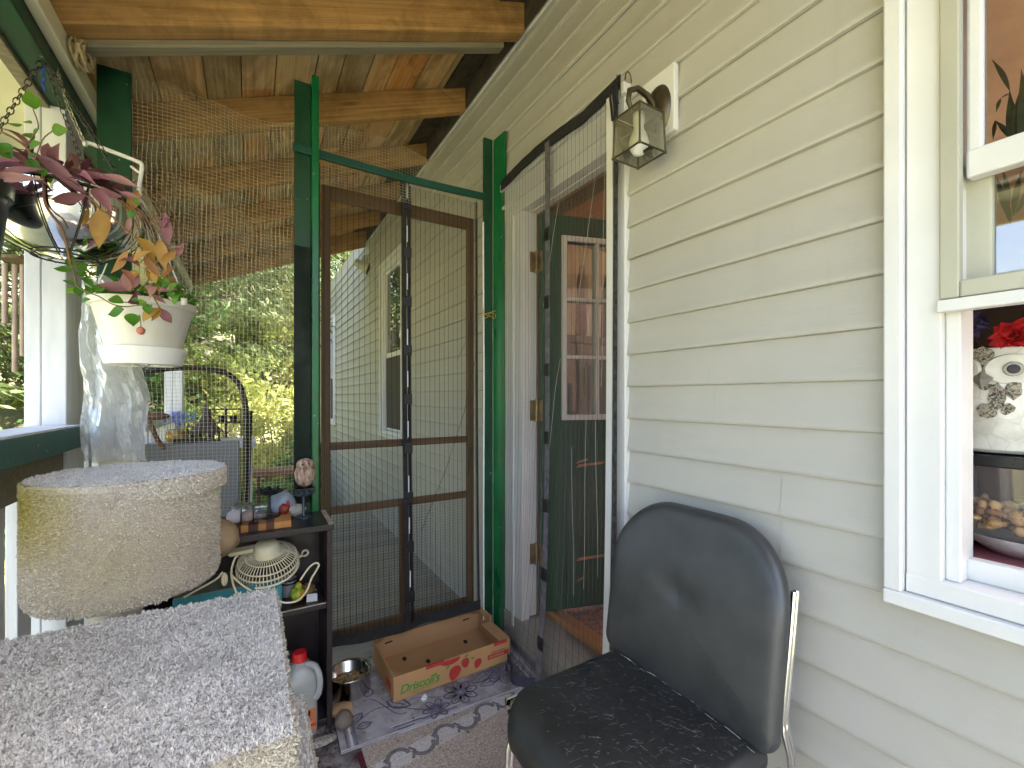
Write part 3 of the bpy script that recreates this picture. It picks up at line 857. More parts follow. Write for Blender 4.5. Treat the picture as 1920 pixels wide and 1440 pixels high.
def cur(u, v):                                     # u across, v up
    x = -.818 + u * .705
    bot = .185 + .02 * math.sin(3 * u) - .03*math.sin(PI*u)
    z = bot + (2.085 - bot) * v
    y = YC + .010 * math.sin(11 * u + .6) * (1 - v) + .006 * math.sin(23 * u) * (1 - .6 * v) - .035 * (1 - v) ** 3
    x += .010 * (1 - v) ** 2 * math.sin(5 * u)
    return Vector((x, y, z))
uvgrid('net', cur, 60, 40, .705, 1.9, M['net'], cu)
b = MB(); strip(b, cur, .478, .508, 40); b.build('centre_band', M['black_band'], cu)
b = MB()
strip(b, cur, .512, .536, 40, v0=0, v1=1)
b.build('centre_band', M['black_plastic'], cu)
for k in range(9):
    v = .06 + k * .112
    p = cur(.502, v); q = cur(.524, v)
    b = MB(); b.cbox((p + q) / 2 + Vector((0, -.010, 0)), (.034, .006, .045)); b.build('magnet_patch', M['black_plastic'], cu, bevel=.002)
for k in range(9):
    v = .10 + k * .112 + .01 * math.sin(k * 2.2)
    p = cur(.510, v); b = MB(); b.cbox(p + Vector((0, -.009, 0)), (.004, .003, .07)); b.build('pale_tape', M['old_white'], cu)
b = MB()                                           # bottom hem webbing drooping into the box
def hem(u, v): return cur(u, 0) + Vector((0, -.004, -.03 + .045 * v))
vs = []; n = 24
for i in range(n + 1):
    u = i / n; p = cur(u, 0) + Vector((0, -.006 - .004*math.sin(9*u), 0)); vs += [p + Vector((0, 0, -.028)), p + Vector((0, 0, .018))]
b.add(vs, [(2*i, 2*i+2, 2*i+3, 2*i+1) for i in range(n)])
b.build('bottom_hem', M['black_band'], cu, smooth='all')
b = MB(); strip(b, cur, .985, 1.0, 30); b.build('side_hem', M['black_band'], cu)
b = MB(); strip(b, cur, 0.0, .012, 30); b.build('side_hem', M['black_band'], cu)
b = MB()                                           # creases across the net
b.tube([cur(.99, .62) + Vector((0,-.004,0)), cur(.90, .47) + Vector((0,-.005,0)), cur(.76, .33) + Vector((0,-.004,0)), cur(.60, .20) + Vector((0,-.004,0))], .0011, 5)
b.tube([cur(.985, .78) + Vector((0,-.004,0)), cur(.93, .66) + Vector((0,-.005,0)), cur(.85, .60) + Vector((0,-.004,0))], .0008, 5)
b.build('loose_thread', M['black_band'], cu)

# curtain over the house door
c2 = thing('net_curtain', (-.04, 1.45, .02), 'fly net curtain with black webbing border drawn over the open green house door', 'net curtain', None)
def cur2(u, v):                                    # u from the far side to the near side
    y = 1.778 - u * .745
    z = .015 + .02 * abs(math.sin(4 * u)) + (2.145 - .03) * v
    fl = (1 - v) ** 5
    x = -.048 - .010 * math.sin(13 * u) * (1 - v) - .012 * fl - .006 * math.sin(31 * u + 2) * (1 - v)
    y += .02 * fl * math.sin(3 * u)
    w_ = math.exp(-((u - .36) / .22) ** 2) * (1 - v) ** 4                # the foot of the left half kicks out over the mat
    x -= .085 * w_ + .02 * math.sin(22 * u) * (1 - v) ** 3
    y -= .03 * w_
    return Vector((x, y, z))
uvgrid('net', cur2, 60, 48, .745, 2.1, M['wall_net'], c2)
b = MB()
def strip2(b, u0, u1, n, v0=0.0, v1=1.0, off=-.004):
    vs = []; fs = []
    for i in range(n + 1):
        v = v0 + (v1 - v0) * i / n; p, q = cur2(u0, v), cur2(u1, v); o1 = Vector((off, 0, 0)); o2 = Vector((off - .003, 0, 0))
        vs += [p + o1, q + o1, q + o2, p + o2]
    for i in range(n):
        for k in range(4): fs.append((i*4+k, i*4+(k+1) % 4, (i+1)*4+(k+1) % 4, (i+1)*4+k))
    fs += [(3,2,1,0), (n*4, n*4+1, n*4+2, n*4+3)]
    b.add(vs, fs)
strip2(b, .478, .518, 40); b.build('centre_band', plain('violet_grey_webbing', (.10, .09, .105), .7, .4, 40, .5, 200), c2)
b = MB(); strip2(b, .990, 1.014, 30, .12, 1.0); b.build('side_band', plain('perforated_webbing', (.035, .035, .033), .8, .8, 60, .6, 200), c2)
b = MB(); strip2(b, .945, .984, 30, .10, .99); b.build('side_trim', M['white_paint'], c2)
for k in range(7):
    v = .08 + k * .125; p = cur2(.498, v); b = MB(); b.cbox(p + Vector((-.010, 0, 0)), (.006, .034, .05)); b.build('magnet_patch', M['black_plastic'], c2, bevel=.002)
b = MB()
vs = []; n = 40
for i in range(n + 1):
    u = i / n * 1.02; p = cur2(u, 1.0); k = .003 * noise.noise(Vector((u * 14, 0, 0)))
    vs += [p + Vector((-.006, 0, -.022 + k)), p + Vector((-.006, 0, .020 + k)), p + Vector((-.001, 0, .020 + k)), p + Vector((-.001, 0, -.022 + k))]
fs = []
for i in range(n):
    for k in range(4): fs.append((i*4+k, i*4+(k+1) % 4, (i+1)*4+(k+1) % 4, (i+1)*4+k))
b.add(vs, fs); b.build('top_band', M['black_band'], c2)
b = MB(); vs = []
for i in range(41):
    p = cur2(i / 40 * .56, 0); vs += [p + Vector((-.004, 0, -.010)), p + Vector((-.004, 0, .032))]
b.add(vs, [(2*i, 2*i+2, 2*i+3, 2*i+1) for i in range(40)]); b.build('bottom_hem', plain('blue_black_hem', (.03, .03, .05), .8), c2, smooth='all')
b = MB()
e = cur2(1.0, 1.0)
for k in range(3):
    b.tube([e + Vector((-.006, .012*k - .01, .01)), e + Vector((-.02, .012*k - .012, -.02)), e + Vector((-.015, .012*k - .02, -.075 - .02*k))], .004, 6)
b.tube([e + Vector((-.006, -.01, -.01)), e + Vector((-.02, -.02, .012)), e + Vector((-.02, -.035, .005)), e + Vector((-.02, -.035, -.06))], .0015, 6)
b.build('tie_end', M['black_band'], c2)
b = MB()
for k, (u0, v0, u1, v1) in enumerate([(.92, .96, .74, .70), (.60, .88, .45, .70), (.93, .90, .90, .55), (.62, .60, .50, .42), (.80, .50, .78, .22), (.70, .45, .72, .2), (.86, .5, .88, .25), (.06, .72, .34, .42)]):
    b.tube([cur2(u0 + (u1-u0)*i/6, v0 + (v1-v0)*i/6) + Vector((-.003 - .002*math.sin(i), 0, 0)) for i in range(7)], .0007, 4)
b.build('net_crease', plain('grey_net_fold', (.34, .33, .30), .8), c2)
# twisted wire latch between post and screen door
b = MB(); P = [at(905, 578, y=YS - .012), at(908, 588, y=YS - .02), at(914, 592, y=YS - .025), at(922, 586, y=YS - .03), at(930, 590, y=YS - .02), at(927, 598, y=YS - .02), at(918, 592, y=YS - .028), at(910, 597, y=YS - .02), at(906, 590, y=YS - .014), at(932, 582, y=YS - .02)]
b.tube(P, .0022, 6)
tag(b.build('wire_latch', plain('yellow_wire', (.45, .32, .09), .5, .2, 30, .1, 60, metal=.5)), 'twisted yellow wire tie on the right green post', 'wire tie')

# ================================================================== WALL LAMP
lm = thing('wall_lamp', (-.02, .88, 1.97), 'tarnished bronze lantern lamp on a white block beside the house door', 'wall lamp')
b = MB(); b.box((-.030, .828, 1.905), (-.010, .945, 2.095)); b.build('mounting_block', M['white_paint'], lm, bevel=.003)
b = MB()
TL = Matrix.Translation((-.030, .884, 1.985)) @ Matrix.Rotation(-PI/2, 4, 'Y') @ Matrix.Diagonal((1, .62, 1, 1))
b.lathe([(.0001, .022), (.035, .021), (.055, .016), (.068, .008), (.074, 0)], (0,0,0), 40, T=TL)
b.build('back_plate', M['bronze'], lm, smooth=True)
b = MB()
b.tube([(-.045, .884, 1.99), (-.075, .884, 2.015), (-.115, .884, 2.022), (-.145, .884, 2.005), (-.150, .884, 1.975), (-.135, .884, 1.95)], [.010, .009, .008, .008, .007, .006], 10)
b.tube([(-.15 + .012*math.cos(a), .884, 2.03 + .025*math.sin(a)) for a in [i*PI/7 for i in range(8)]], .002, 6)
b.build('arm', M['bronze'], lm, smooth=True)
lx, ly, lz0, lz1 = -.112, .881, 1.832, 1.943
hb_, ht_ = .050, .046
b = MB()
def corner(i, top): 
    h = ht_ if top else hb_
    sx, sy = ((-1,-1), (1,-1), (1,1), (-1,1))[i]
    return Vector((lx + sx*h, ly + sy*h, lz1 if top else lz0))
for i in range(4):
    j = (i + 1) % 4
    b.tube([corner(i, 0), corner(i, 1)], .0036, 4)
    for t in (0, 1): b.tube([corner(i, t), corner(j, t)], .0036, 4)
    b.tube([corner(i, 1), Vector((lx, ly, lz1 + .028))], .0028, 4)
    b.blob(corner(i, 0), .005, i, 0, seg=8, rings=6)
ap = [corner(i, 1) for i in range(4)] 
b.add([p.lerp(Vector((lx, ly, lz1)), .12) + Vector((0,0,.001)) for p in ap] + [Vector((lx, ly, lz1 + .026))], [(0,1,4), (1,2,4), (2,3,4), (3,0,4)])
b.build('lantern_frame', M['bronze'], lm)
b = MB()
for i in range(4):
    j = (i + 1) % 4
    b.add([corner(i, 0), corner(j, 0), corner(j, 1), corner(i, 1)], [(0,1,2,3)])
b.build('glass_pane', glass_mat('dusty_lantern_glass', (.85, .86, .74), .08, .1, .14, (.6, .58, .45)), lm)
b = MB()
b.lathe([(.0001, -.062), (.014, -.058), (.024, -.045), (.028, -.03), (.024, -.012), (.015, .008), (.013, .022)], (lx, ly, lz0 + .062), 24)
b.build('bulb', plain('frosted_bulb', (.85, .85, .82), .3, .02), lm, smooth='all')
b = MB(); b.lathe([(.014, 0), (.016, .01), (.016, .035), (.008, .04)], (lx, ly, lz0 + .082), 16); b.build('socket', M['white_plastic'], lm, smooth=True)
b = MB(); b.box((lx - .006, ly - .045, lz0 - .004), (lx + .006, ly - .02, lz0 + .004)); b.build('latch_tab', M['bronze'], lm, bevel=.001)

# far flood light at the porch end
fl = thing('flood_light', (-.03, 4.67, 2.55), 'small dull flood light fixed to the siding at the far roof end', 'flood light')
b = MB(); b.cbox((-.03, 4.70, 2.56), (.05, .10, .10)); b.build('base', M['dull_frame'], fl, bevel=.006)
b = MB(); T = Matrix.Rotation(R(115), 4, 'Y') @ Matrix.Rotation(R(20), 4, 'X')
b.lathe([(.0001, -.05), (.035, -.05), (.045, 0), (.075, .10), (.072, .10), (.04, .0)], (-.08, 4.69, 2.52), 20, T=T); b.build('lamp_head', M['dull_frame'], fl, smooth=True)

# ================================================================== CHAIR
def leather(nm='black_vinyl_upholstery', k=1.0):
    N = NT(nm); v = N.coord((1,1,1))
    n = N.noise(v, 260, 3); w = N.noise(v, 9, 5, .6)
    c = N.ramp(w, [(.3, (.011*k, .0115*k, .012*k)), (.7, (.021*k, .022*k, .023*k))])
    r = N.ramp(N.noise(v, 6, 5, .6), [(.3, .40), (.7, .52)])
    h = N.math('ADD', N.math('MULTIPLY', n, .35), N.math('ADD', N.math('MULTIPLY', N.noise(v, 11, 4, .6), 1.3), N.math('MULTIPLY', N.noise(v, 70, 3), .4)))
    return N.done(N.bsdf(c, r, 0, N.bump(h, .30, .003), 1.0))
M['vinyl'] = leather()
ch = thing('chair', (-.32, .70, 0), 'black padded vinyl chair on chrome legs with its back to the siding', 'chair')
def rrect(hw0, hw1, hh0, hh1, radii, n=8):
    """rounded rectangle outline in (p, q), radii for corners (+,+) (-,+) (-,-) (+,-)"""
    cs = [(hw1, hh1, 0, radii[0]), (hw0, hh1, 1, radii[1]), (hw0, hh0, 2, radii[2]), (hw1, hh0, 3, radii[3])]
    out = []
    for (x, y, k, r) in cs:
        sx = -1 if k in (1, 2) else 1; sy = -1 if k in (2, 3) else 1
        cx, cy = x - sx * r, y - sy * r
        for i in range(n + 1):
            a = k * PI / 2 + i / n * PI / 2
            out.append((cx + r * math.cos(a), cy + r * math.sin(a)))
    return out
def pad(outline, zs, fn, rings=7, dome=.012):
    """closed cushion: outline (p, q) inset over the given (inset, height) steps, dome filled with rings; fn(p, q, h) -> point"""
    cx = sum(p for p, q in outline) / len(outline); cy = sum(q for p, q in outline) / len(outline)
    def ins(d):
        out = []
        for p, q in outline:
            L = math.hypot(p - cx, q - cy); k = max(0, (L - d) / L)
            out.append((cx + (p - cx) * k, cy + (q - cy) * k))
        return out
    loops = []
    lo, hi = zs[0], zs[-1]
    for k in range(rings - 1):
        f = (k + 1) / rings
        loops.append([fn(cx + (p - cx) * f, cy + (q - cy) * f, lo[1]) for p, q in ins(lo[0])])
    for d, h in zs: loops.append([fn(p, q, h) for p, q in ins(d)])
    for k in range(rings - 1, 0, -1):
        f = k / rings
        loops.append([fn(cx + (p - cx) * f, cy + (q - cy) * f, hi[1] + dome * (1 - f * f)) for p, q in ins(hi[0])])
    return loops
# seat: p = depth (front is -), q = width
so = rrect(-.545, -.125, .502, .935, (.03, .03, .075, .075)); so = rrect(-.545, -.125, .502, .935, (.03, .085, .085, .03), 10)
def seatf(p, q, h):
    f = max(0, (-.43 - p) / .115); z = h - .050 * f ** 2.2
    z -= .006 * math.exp(-(((p + .30) / .13) ** 2 + ((q - .72) / .13) ** 2))
    return Vector((p, q, z))
b = MB(); b.loft(pad(so, [(.025, .385), (.004, .392), (0, .408), (.001, .425), (.008, .437), (.02, .443)], seatf, 9, .006))
b.build('seat', M['vinyl'], ch, smooth='all', subsurf=1)
# backrest: p = width (y), q = height
bo = rrect(.478, .965, .425, .868, (.165, .165, .05, .05), 12)
def backf(p, q, h):
    tq = (q - .425) / .443
    x = -.118 + .075 * tq - .018 * math.sin(PI * min(tq * 1.1, 1))
    curve = .018 * (((p - .728) / .236) ** 2)
    d = .012 * math.exp(-(((p - .73) / .05) ** 2 + ((q - .665) / .03) ** 2))
    return Vector((x - h - curve + (d if h > .02 else 0), p, q))
b = MB(); b.loft(pad(bo, [(.02, -.006), (.004, -.003), (0, .008), (.001, .020), (.007, .031), (.018, .037)], backf, 10, .008))
M['vinyl_back'] = leather('sheen_vinyl_backrest', 2.2)  # lighter copy of the seat vinyl: sky sheen put into its colour
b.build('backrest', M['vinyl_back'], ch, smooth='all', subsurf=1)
for side, y in ((0, .494), (1, .966)):
    b = MB()
    for dx in (-.006, .006):
        b.tube([(-.060 + dx, y, .745), (-.080 + dx, y, .62), (-.103 + dx, y, .50), (-.104 + dx, y - .002*(1-2*side), .47), (-.090 + dx, y - .006*(1-2*side), .42), (-.015 + dx, y - .012*(1-2*side), .012)], .0062, 10)
    b.build('rear_leg', M['chrome'], ch, smooth=True)
for side, y in ((0, .515), (1, .925)):
    b = MB()
    for dx in (-.006, .006):
        b.tube([(-.470 + dx, y, .375), (-.505 + dx, y, .30), (-.525 + dx, y, .02)], .0065, 10)
    b.build('front_leg', M['chrome'], ch, smooth=True)
b = MB()
for y in (.486, .952): b.box((-.50, y, .374), (-.118, y + .012, .398))
b.build('side_bar', M['chrome'], ch, bevel=.003)
b = MB(); b.box((-.505, .50, .372), (-.48, .94, .384)); b.box((-.16, .50, .372), (-.135, .94, .384)); b.build('seat_frame', M['black_plastic'], ch, bevel=.003)
b = MB()
rr = random.Random(3)
for i in range(380):
    p = rr.uniform(-.50, -.14); q = rr.uniform(.53, .91); a = rr.gauss(2.3, .5); L = rr.choice((.004, .006, .009, .014, .02)) * rr.uniform(.6, 1.3)
    if rr.random() < .3: q = .53 + .38 * rr.random() ** 2
    pts = []
    for k in range(4):
        s = k / 3 - .5
        pp, qq = p + math.cos(a) * L * s + .002 * rr.uniform(-1, 1), q + math.sin(a) * L * s
        lim = math.hypot((pp + .335) / .21, (qq - .72) / .22)
        hh = .4445 + .006 * max(0, 1 - lim * lim)
        pts.append(seatf(pp, qq, hh) + Vector((0, 0, .0012)))
    b.ribbon(pts, rr.choice((.0002, .0003, .0005)))
b.build('pet_hair', plain('pale_pet_hair', (.42, .42, .40), .9), ch, kind='stuff')
b = MB(); rr = random.Random(6)
for i in range(34):
    y0 = .50 + .44 * rr.random(); L = rr.uniform(.004, .02)
    b.ribbon([backf(y0 + L*q/3, .447 + .003*math.sin(y0*60) + rr.uniform(-.001, .001), .050) + Vector((-.002, 0, 0)) for q in range(4)], rr.uniform(.0006, .0014), up=(-1, 0, 0))
b.build('seam_dust', plain('pale_dust', (.5, .47, .4), .9), ch, kind='stuff')
# ================================================================== CARDBOARD FRUIT BOX
bx = thing('fruit_box', (-.30, 1.78, 0), 'open cardboard strawberry tray on the grey floral mat by the screen door', 'box')
fl_ = at(745, 1313, z=.0275); fr_ = at(966, 1238, z=.0275)
ex = (fr_ - fl_); BL = ex.length; ex.normalize(); ex = (Matrix.Rotation(R(2.6), 3, 'Z') @ ex); fl_ = fl_ + Vector((-.016, -.008, 0)); ey = Vector((-ex.y, ex.x, 0))
BM_ = Matrix(((ex.x, ey.x, 0, fl_.x), (ex.y, ey.y, 0, fl_.y), (0, 0, .83, .0275), (0, 0, 0, 1)))
BD, BH, tk = .295, .112, .004
M['cardboard_in'] = plain('inner_cardboard', (.34, .185, .08), .85, .1, 6, .2, 40)
b = MB(BM_)
b.box((0, 0, 0), (BL, BD, tk)); b.box((0, 0, tk), (BL, tk, BH)); b.box((0, BD - tk, tk), (BL, BD, BH))
b.box((0, tk, tk), (tk, BD - tk, BH)); b.box((BL - tk, tk, tk), (BL, BD - tk, BH))
for (x, y, sx, sy) in ((tk, tk, 1, 1), (BL - tk, tk, -1, 1), (tk, BD - tk, 1, -1), (BL - tk, BD - tk, -1, -1)):   # corner gussets and lids of the ends
    b.add([(x, y, BH - .001), (x + sx*.045, y, BH - .001), (x, y + sy*.045, BH - .001), (x, y, BH - .005), (x + sx*.045, y, BH - .005), (x, y + sy*.045, BH - .005)],
          [(0,1,2), (5,4,3), (0,3,4,1), (1,4,5,2), (2,5,3,0)])
b.box((BL - tk - .05, tk, BH + .0005), (BL, BD*.55, BH + .003))
b.box((BL - tk - .004, BD*.55, BH + .0005), (BL, BD, BH + .035))
b.build('tray', M['cardboard'], bx, bevel=.001)
b = MB(BM_)
for i in range(11):
    for (dx) in (0,): pass
for i, (x, y) in enumerate([(.10, .10), (.20, .17), (.31, .12), (.40, .22), (.12, .24)]):
    pts = [(x + .010*math.cos(a)*(1), y + .016*math.sin(a) + .004*math.cos(a), tk + .0012) for a in [k*2*PI/12 for k in range(12)]]
    b.add(pts, [tuple(range(12))])
for x in (.05, .42):
    b.add([(x, BD - tk - .001, .075), (x + .035, BD - tk - .001, .078), (x + .033, BD - tk - .001, .086), (x + .002, BD - tk - .001, .084)], [(0,1,2,3)])
b.add([(BL - tk - .001, .10, .06), (BL - tk - .001, .15, .06), (BL - tk - .001, .145, .078), (BL - tk - .001, .105, .078)], [(0,1,2,3)])
b.build('vent_hole', plain('dark_hole', (.012, .01, .008), .95), bx)
def berry(cx, cz, s, rot):
    pts = []
    for k in range(20):
        a = 2*PI*k/20; r = 1 - .18*math.sin(a)
        x, z = s*.72*math.cos(a)*(1 + .25*math.sin(a)), s*math.sin(a)
        pts.append((cx + x*math.cos(rot) - z*math.sin(rot), -.0012, max(.003, min(BH - .002, cz + x*math.sin(rot) + z*math.cos(rot)))))
    return pts
for (cx, cz, s, r_) in ((.245, .036, .034, -.3), (.292, .066, .024, .1), (.348, .043, .023, -.25)):
    b = MB(BM_); b.add(berry(cx, cz, s, r_), [tuple(range(20))]); b.build('strawberry_print', M['red_print'], bx)
b = MB(BM_)
pts = [(.205 + .042*math.cos(a)*1.05 + .02, -.0012, BH - .004 - .026*math.sin(a)) for a in [PI*k/12 for k in range(13)]]; b.add(pts, [tuple(range(13))]); b.build('strawberry_print', M['red_print'], bx)
b = MB(BM_); b.box((.395, -.0014, .040), (.505*BL/.515, -.0004, .062)); b.build('red_bar', M['red_print'], bx)
b = MB(BM_); b.box((.41, -.0014, .068), (.49*BL/.515, -.0004, .0715)); b.build('red_bar', M['red_print'], bx)
for (x0, x1) in ((.125, .20), (.425, .488)):
    b = MB(BM_); b.box((x0, -.0014, BH - .014), (x1, -.0003, BH + .0002)); b.box((x0, -.001, BH + .0003), (x1, tk + .001, BH + .0012)); b.box((x0, tk + .0003, BH - .012), (x1, tk + .0014, BH + .0004)); b.build('red_bar', M['red_print'], bx)
b = MB(BM_); b.box((-.0014, .03, .03), (-.0004, .09, .065))
b.build('red_bar', M['red_print'], bx)
b = MB(BM_)
for (cx, cz, r_) in ((.298, .094, .2), (.322, .074, -.5), (.218, .071, .6)):
    for k in range(5):
        a = r_ + (k - 2) * .55 + PI/2
        b.add([(cx, -.0016, cz), (cx + .008*math.cos(a - .25), -.0016, cz + .008*math.sin(a - .25)), (cx + .014*math.cos(a), -.0016, cz + .014*math.sin(a)), (cx + .008*math.cos(a + .25), -.0016, cz + .008*math.sin(a + .25))], [(0,1,2,3)])
b.build('leaf_print', M['green_print'], bx)
def lettering(txt, size, Mx, m, parent, shear=.25, ext=.0004, sx=1.0):
    cu_ = bpy.data.curves.new('lettering', 'FONT'); cu_.body = txt; cu_.size = size; cu_.shear = shear; cu_.extrude = ext; cu_.offset = size * .018
    cu_.space_character = .95
    ob = bpy.data.objects.new('lettering_curve', cu_); COL.objects.link(ob)
    dg = bpy.context.evaluated_depsgraph_get(); me = bpy.data.meshes.new_from_object(ob.evaluated_get(dg))
    bpy.data.objects.remove(ob)
    b = MB(Mx @ Matrix.Diagonal((sx, 1, 1, 1)))
    b.add([v.co.copy() for v in me.vertices], [tuple(p.vertices) for p in me.polygons])
    return b.build('lettering', m, parent)
LM = BM_ @ Matrix.Translation((.022, -.0012, .030)) @ Matrix.Rotation(PI/2, 4, 'X')
lettering("Driscoll's", .052, LM, M['green_print'], bx, .28, .0004, .86)
b = MB(BM_); b.ribbon([(.06, -.0016, .020), (.12, -.0016, .0215), (.18, -.0016, .026)], .003, up=(0, -1, 0)); b.build('underline_print', M['green_print'], bx)
lettering('STRAWBERRIES', .0135, BM_ @ Matrix.Translation((.40, -.0017, .046)) @ Matrix.Rotation(PI/2, 4, 'X'), M['cardboard'], bx, 0, .0002, .82)

# ================================================================== MATS AND RUGS ON THE DECK
def sheet(name, x0, y0, x1, y1, z, m, label, cat, th=.006, n=20, wav=.002):
    b = MB()
    def top(u, v): return Vector((x0 + (x1-x0)*u, y0 + (y1-y0)*v, z + th + wav * noise.noise(Vector((u*5, v*5, z*99)))))
    b.grid(top, n, n)
    P = [top(i/n, 0) for i in range(n+1)] + [top(1, j/n) for j in range(1, n+1)] + [top(1 - i/n, 1) for i in range(1, n+1)] + [top(0, 1 - j/n) for j in range(1, n)]
    k = len(P); b.add([p for p in P] + [Vector((p.x, p.y, z)) for p in P], [(i, i + k, (i+1) % k + k, (i+1) % k) for i in range(k)])
    o = b.build(name, m, smooth=True); tag(o, label, cat); return o
# worn patterned rug under the shelf
def worn():
    N = NT('worn_rug'); w = N.coord((1,1,1))
    c = N.ramp(N.noise(w, 22, 6, .75), [(.38, (.05, .042, .05)), (.5, (.20, .18, .19)), (.62, (.34, .31, .33))])
    c = N.mix(N.ramp(N.noise(w, 6, 4, .6), [(.52, 0.0), (.62, .8)]), c, (.22, .03, .11))
    c = N.mix(N.ramp(N.noise(w, 3.5, 3, .6), [(.45, 0.0), (.62, .8)]), c, (.045, .035, .025))
    return N.done(N.bsdf(c, .95, 0, N.bump(N.noise(w, 120, 3), .6, .004), .1))
sheet('worn_rug', -1.18, .95, -.50, 1.655, .004, worn(), 'worn dark rug with magenta and grey pattern beneath the jug', 'rug')
def beige():
    N = NT('beige_rug_ground'); w = N.coord((1,1,1))
    n = N.noise(w, 170, 4, .75)
    c = N.ramp(n, [(.34, (.22, .16, .13)), (.5, (.46, .38, .33)), (.64, (.62, .54, .49))])
    c = N.mix(N.ramp(N.noise(w, 4, 4), [(.4, 0.0), (.7, .45)]), c, (.40, .34, .30))
    return N.done(N.bsdf(c, .95, 0, N.bump(n, .9, .004), .1))
rug = thing('area_rug', (-.35, 1.0, .012), 'beige pile rug with grey scroll border in front of the chair', 'rug')
o = sheet('pile', -.74, .2, -.06, 1.475, .012, beige(), 'x', 'x', .007); del o['label']; del o['category']; 
o.parent = rug; o.matrix_parent_inverse = Matrix.Translation(-rug.location)
M['border_grey'] = plain('grey_rug_yarn', (.17, .155, .16), .95, .25, 60, .5, 200)
M['border_pale'] = plain('pale_rug_yarn', (.50, .47, .46), .95, .2, 120, .5, 260)
# the rug lies askew; border scrolls follow its edge, seen in the photo beside the mat
E0_, E1_ = at(612, 1480, z=.0195), at(1040, 1250, z=.0195)
ed = (E1_ - E0_); eL = ed.length; ed.normalize(); en = Vector((ed.y, -ed.x, 0))
def clampx(p):
    return Vector((min(max(p.x, -.737), -.063), min(p.y, 1.472), p.z))
b = MB(); b.ribbon([clampx(E0_ + ed*(eL*i/30) + en*.034 + Vector((0,0,.0006))) for i in range(31)], .062); b.build('pale_band', M['border_pale'], rug)
b = MB(); nsc = 11
for k in range(nsc):
    s0 = eL * k / nsc; c = E0_ + ed * (s0 + eL / nsc * .5) + en * .030
    w = eL / nsc
    pts = [c + ed * (w*.42*math.cos(a)) * (1) + en * (.034*math.sin(a)*(1 if k % 2 else -1)) for a in [PI*q/10 for q in range(11)]]
    b.ribbon([clampx(p + Vector((0, 0, .0014))) for p in pts], .015)
    c2_ = c + ed * w * .5
    b.ribbon([clampx(c2_ + en*(-.02) + Vector((0,0,.0016))), clampx(c2_ + ed*.012 + Vector((0,0,.0016))), clampx(c2_ + en*.03 - ed*.006 + Vector((0,0,.0016)))], .010)
b.build('border_scroll', M['border_grey'], rug)
b = MB(); b.box((-.757, .2, .008), (-.70, 1.47, .0115)); b.build('red_underlay', plain('dark_red_fabric', (.09, .012, .02), .9, .2, 30, .3, 100), rug)

def mat_ground():
    N = NT('grey_lavender_mat'); w = N.coord((1,1,1))
    c = N.ramp(N.noise(w, 14, 6, .7), [(.3, (.29, .275, .30)), (.6, (.43, .415, .45)), (.75, (.48, .465, .49))])
    d = N.ramp(N.noise(w, 5.5, 5, .7), [(.47, 0.0), (.62, .8)])
    c = N.mix(d, c, (.17, .13, .10))
    s = N.n('ShaderNodeSeparateXYZ'); N.l(w, s.inputs[0])
    return N.done(N.bsdf(c, .8, 0, N.bump(N.noise(w, 150, 3), .5, .002), .2))
A_, B_ = at(640, 1420, z=.012), at(1045, 1272, z=.012)
mx = (B_ - A_); ML = mx.length; mx.normalize(); my = Vector((-mx.y, mx.x, 0))
MW = .46
MM = Matrix(((mx.x, my.x, 0, A_.x), (mx.y, my.y, 0, A_.y), (0, 0, 1, 0), (0, 0, 0, 1)))
mat_ = thing('floral_mat', (-.4, 1.7, .012), 'grey lavender floral mat with striped border under the fruit box', 'mat')
ML = min(ML, .76)
b = MB(MM)
b.grid(lambda u, v: Vector((ML*u, MW*v, .024 + .0015*noise.noise(Vector((u*4, v*4, 5))))), 16, 10)
b.box((0, 0, .0205), (ML, .002, .0245)); b.box((0, .002, .0205), (.002, MW, .0245)); b.box((ML - .002, .002, .0205), (ML, MW, .0245))
b.build('mat_ground', mat_ground(), mat_)
M['mat_ink'] = plain('slate_print', (.15, .145, .20), .85, .3, 40, .2, 100)
M['mat_white'] = plain('pale_print', (.58, .57, .63), .85, .15, 40, .2, 100)
b = MB(MM); zi = .0262
def P3(x, y): return Vector((x, y, zi))
def flower(cx, cy, r, n, w):
    for k in range(n):
        a = 2*PI*k/n; d = Vector((math.cos(a), math.sin(a), 0)); s = Vector((-d.y, d.x, 0))
        pts = [P3(cx, cy) + d*(r*(.3 + .42*(1 - math.cos(q)))) + s*(r*.26*math.sin(q)) for q in [2*PI*i/10 for i in range(10)]]
        b.ribbon(pts, w*1.5, closed=True); b.ribbon([P3(cx, cy) + d*r*.35, P3(cx, cy) + d*r*.8], w*1.2)
    b.ribbon([P3(cx + r*.2*math.cos(q), cy + r*.2*math.sin(q)) for q in [2*PI*i/8 for i in range(8)]], w, closed=True)
def mleaf(x, y, a, L, W, w, vein=True):
    d = Vector((math.cos(a), math.sin(a), 0)); s = Vector((-d.y, d.x, 0))
    pts = [P3(x, y) + d*L*t + s*W*math.sin(PI*t)*(1 - .3*t) for t in [i/8 for i in range(9)]] + [P3(x, y) + d*L*t - s*W*math.sin(PI*t)*(1 - .3*t) for t in [i/8 for i in range(7, 0, -1)]]
    b.ribbon(pts, w*1.6, closed=True)
    if vein: b.ribbon([P3(x, y) + d*L*.15, P3(x, y) + d*L*.8], w*.8)
flower(.44, .090, .058, 8, .005); flower(.33, .050, .044, 6, .005); flower(.63, .12, .06, 7, .004)
mleaf(.50, .115, .35, .12, .028, .005); mleaf(.52, .085, .15, .09, .022, .004); mleaf(.18, .17, -.7, .095, .028, .006); mleaf(.68, .085, .9, .09, .026, .004); mleaf(.69, .08, 1.7, .09, .026, .004)
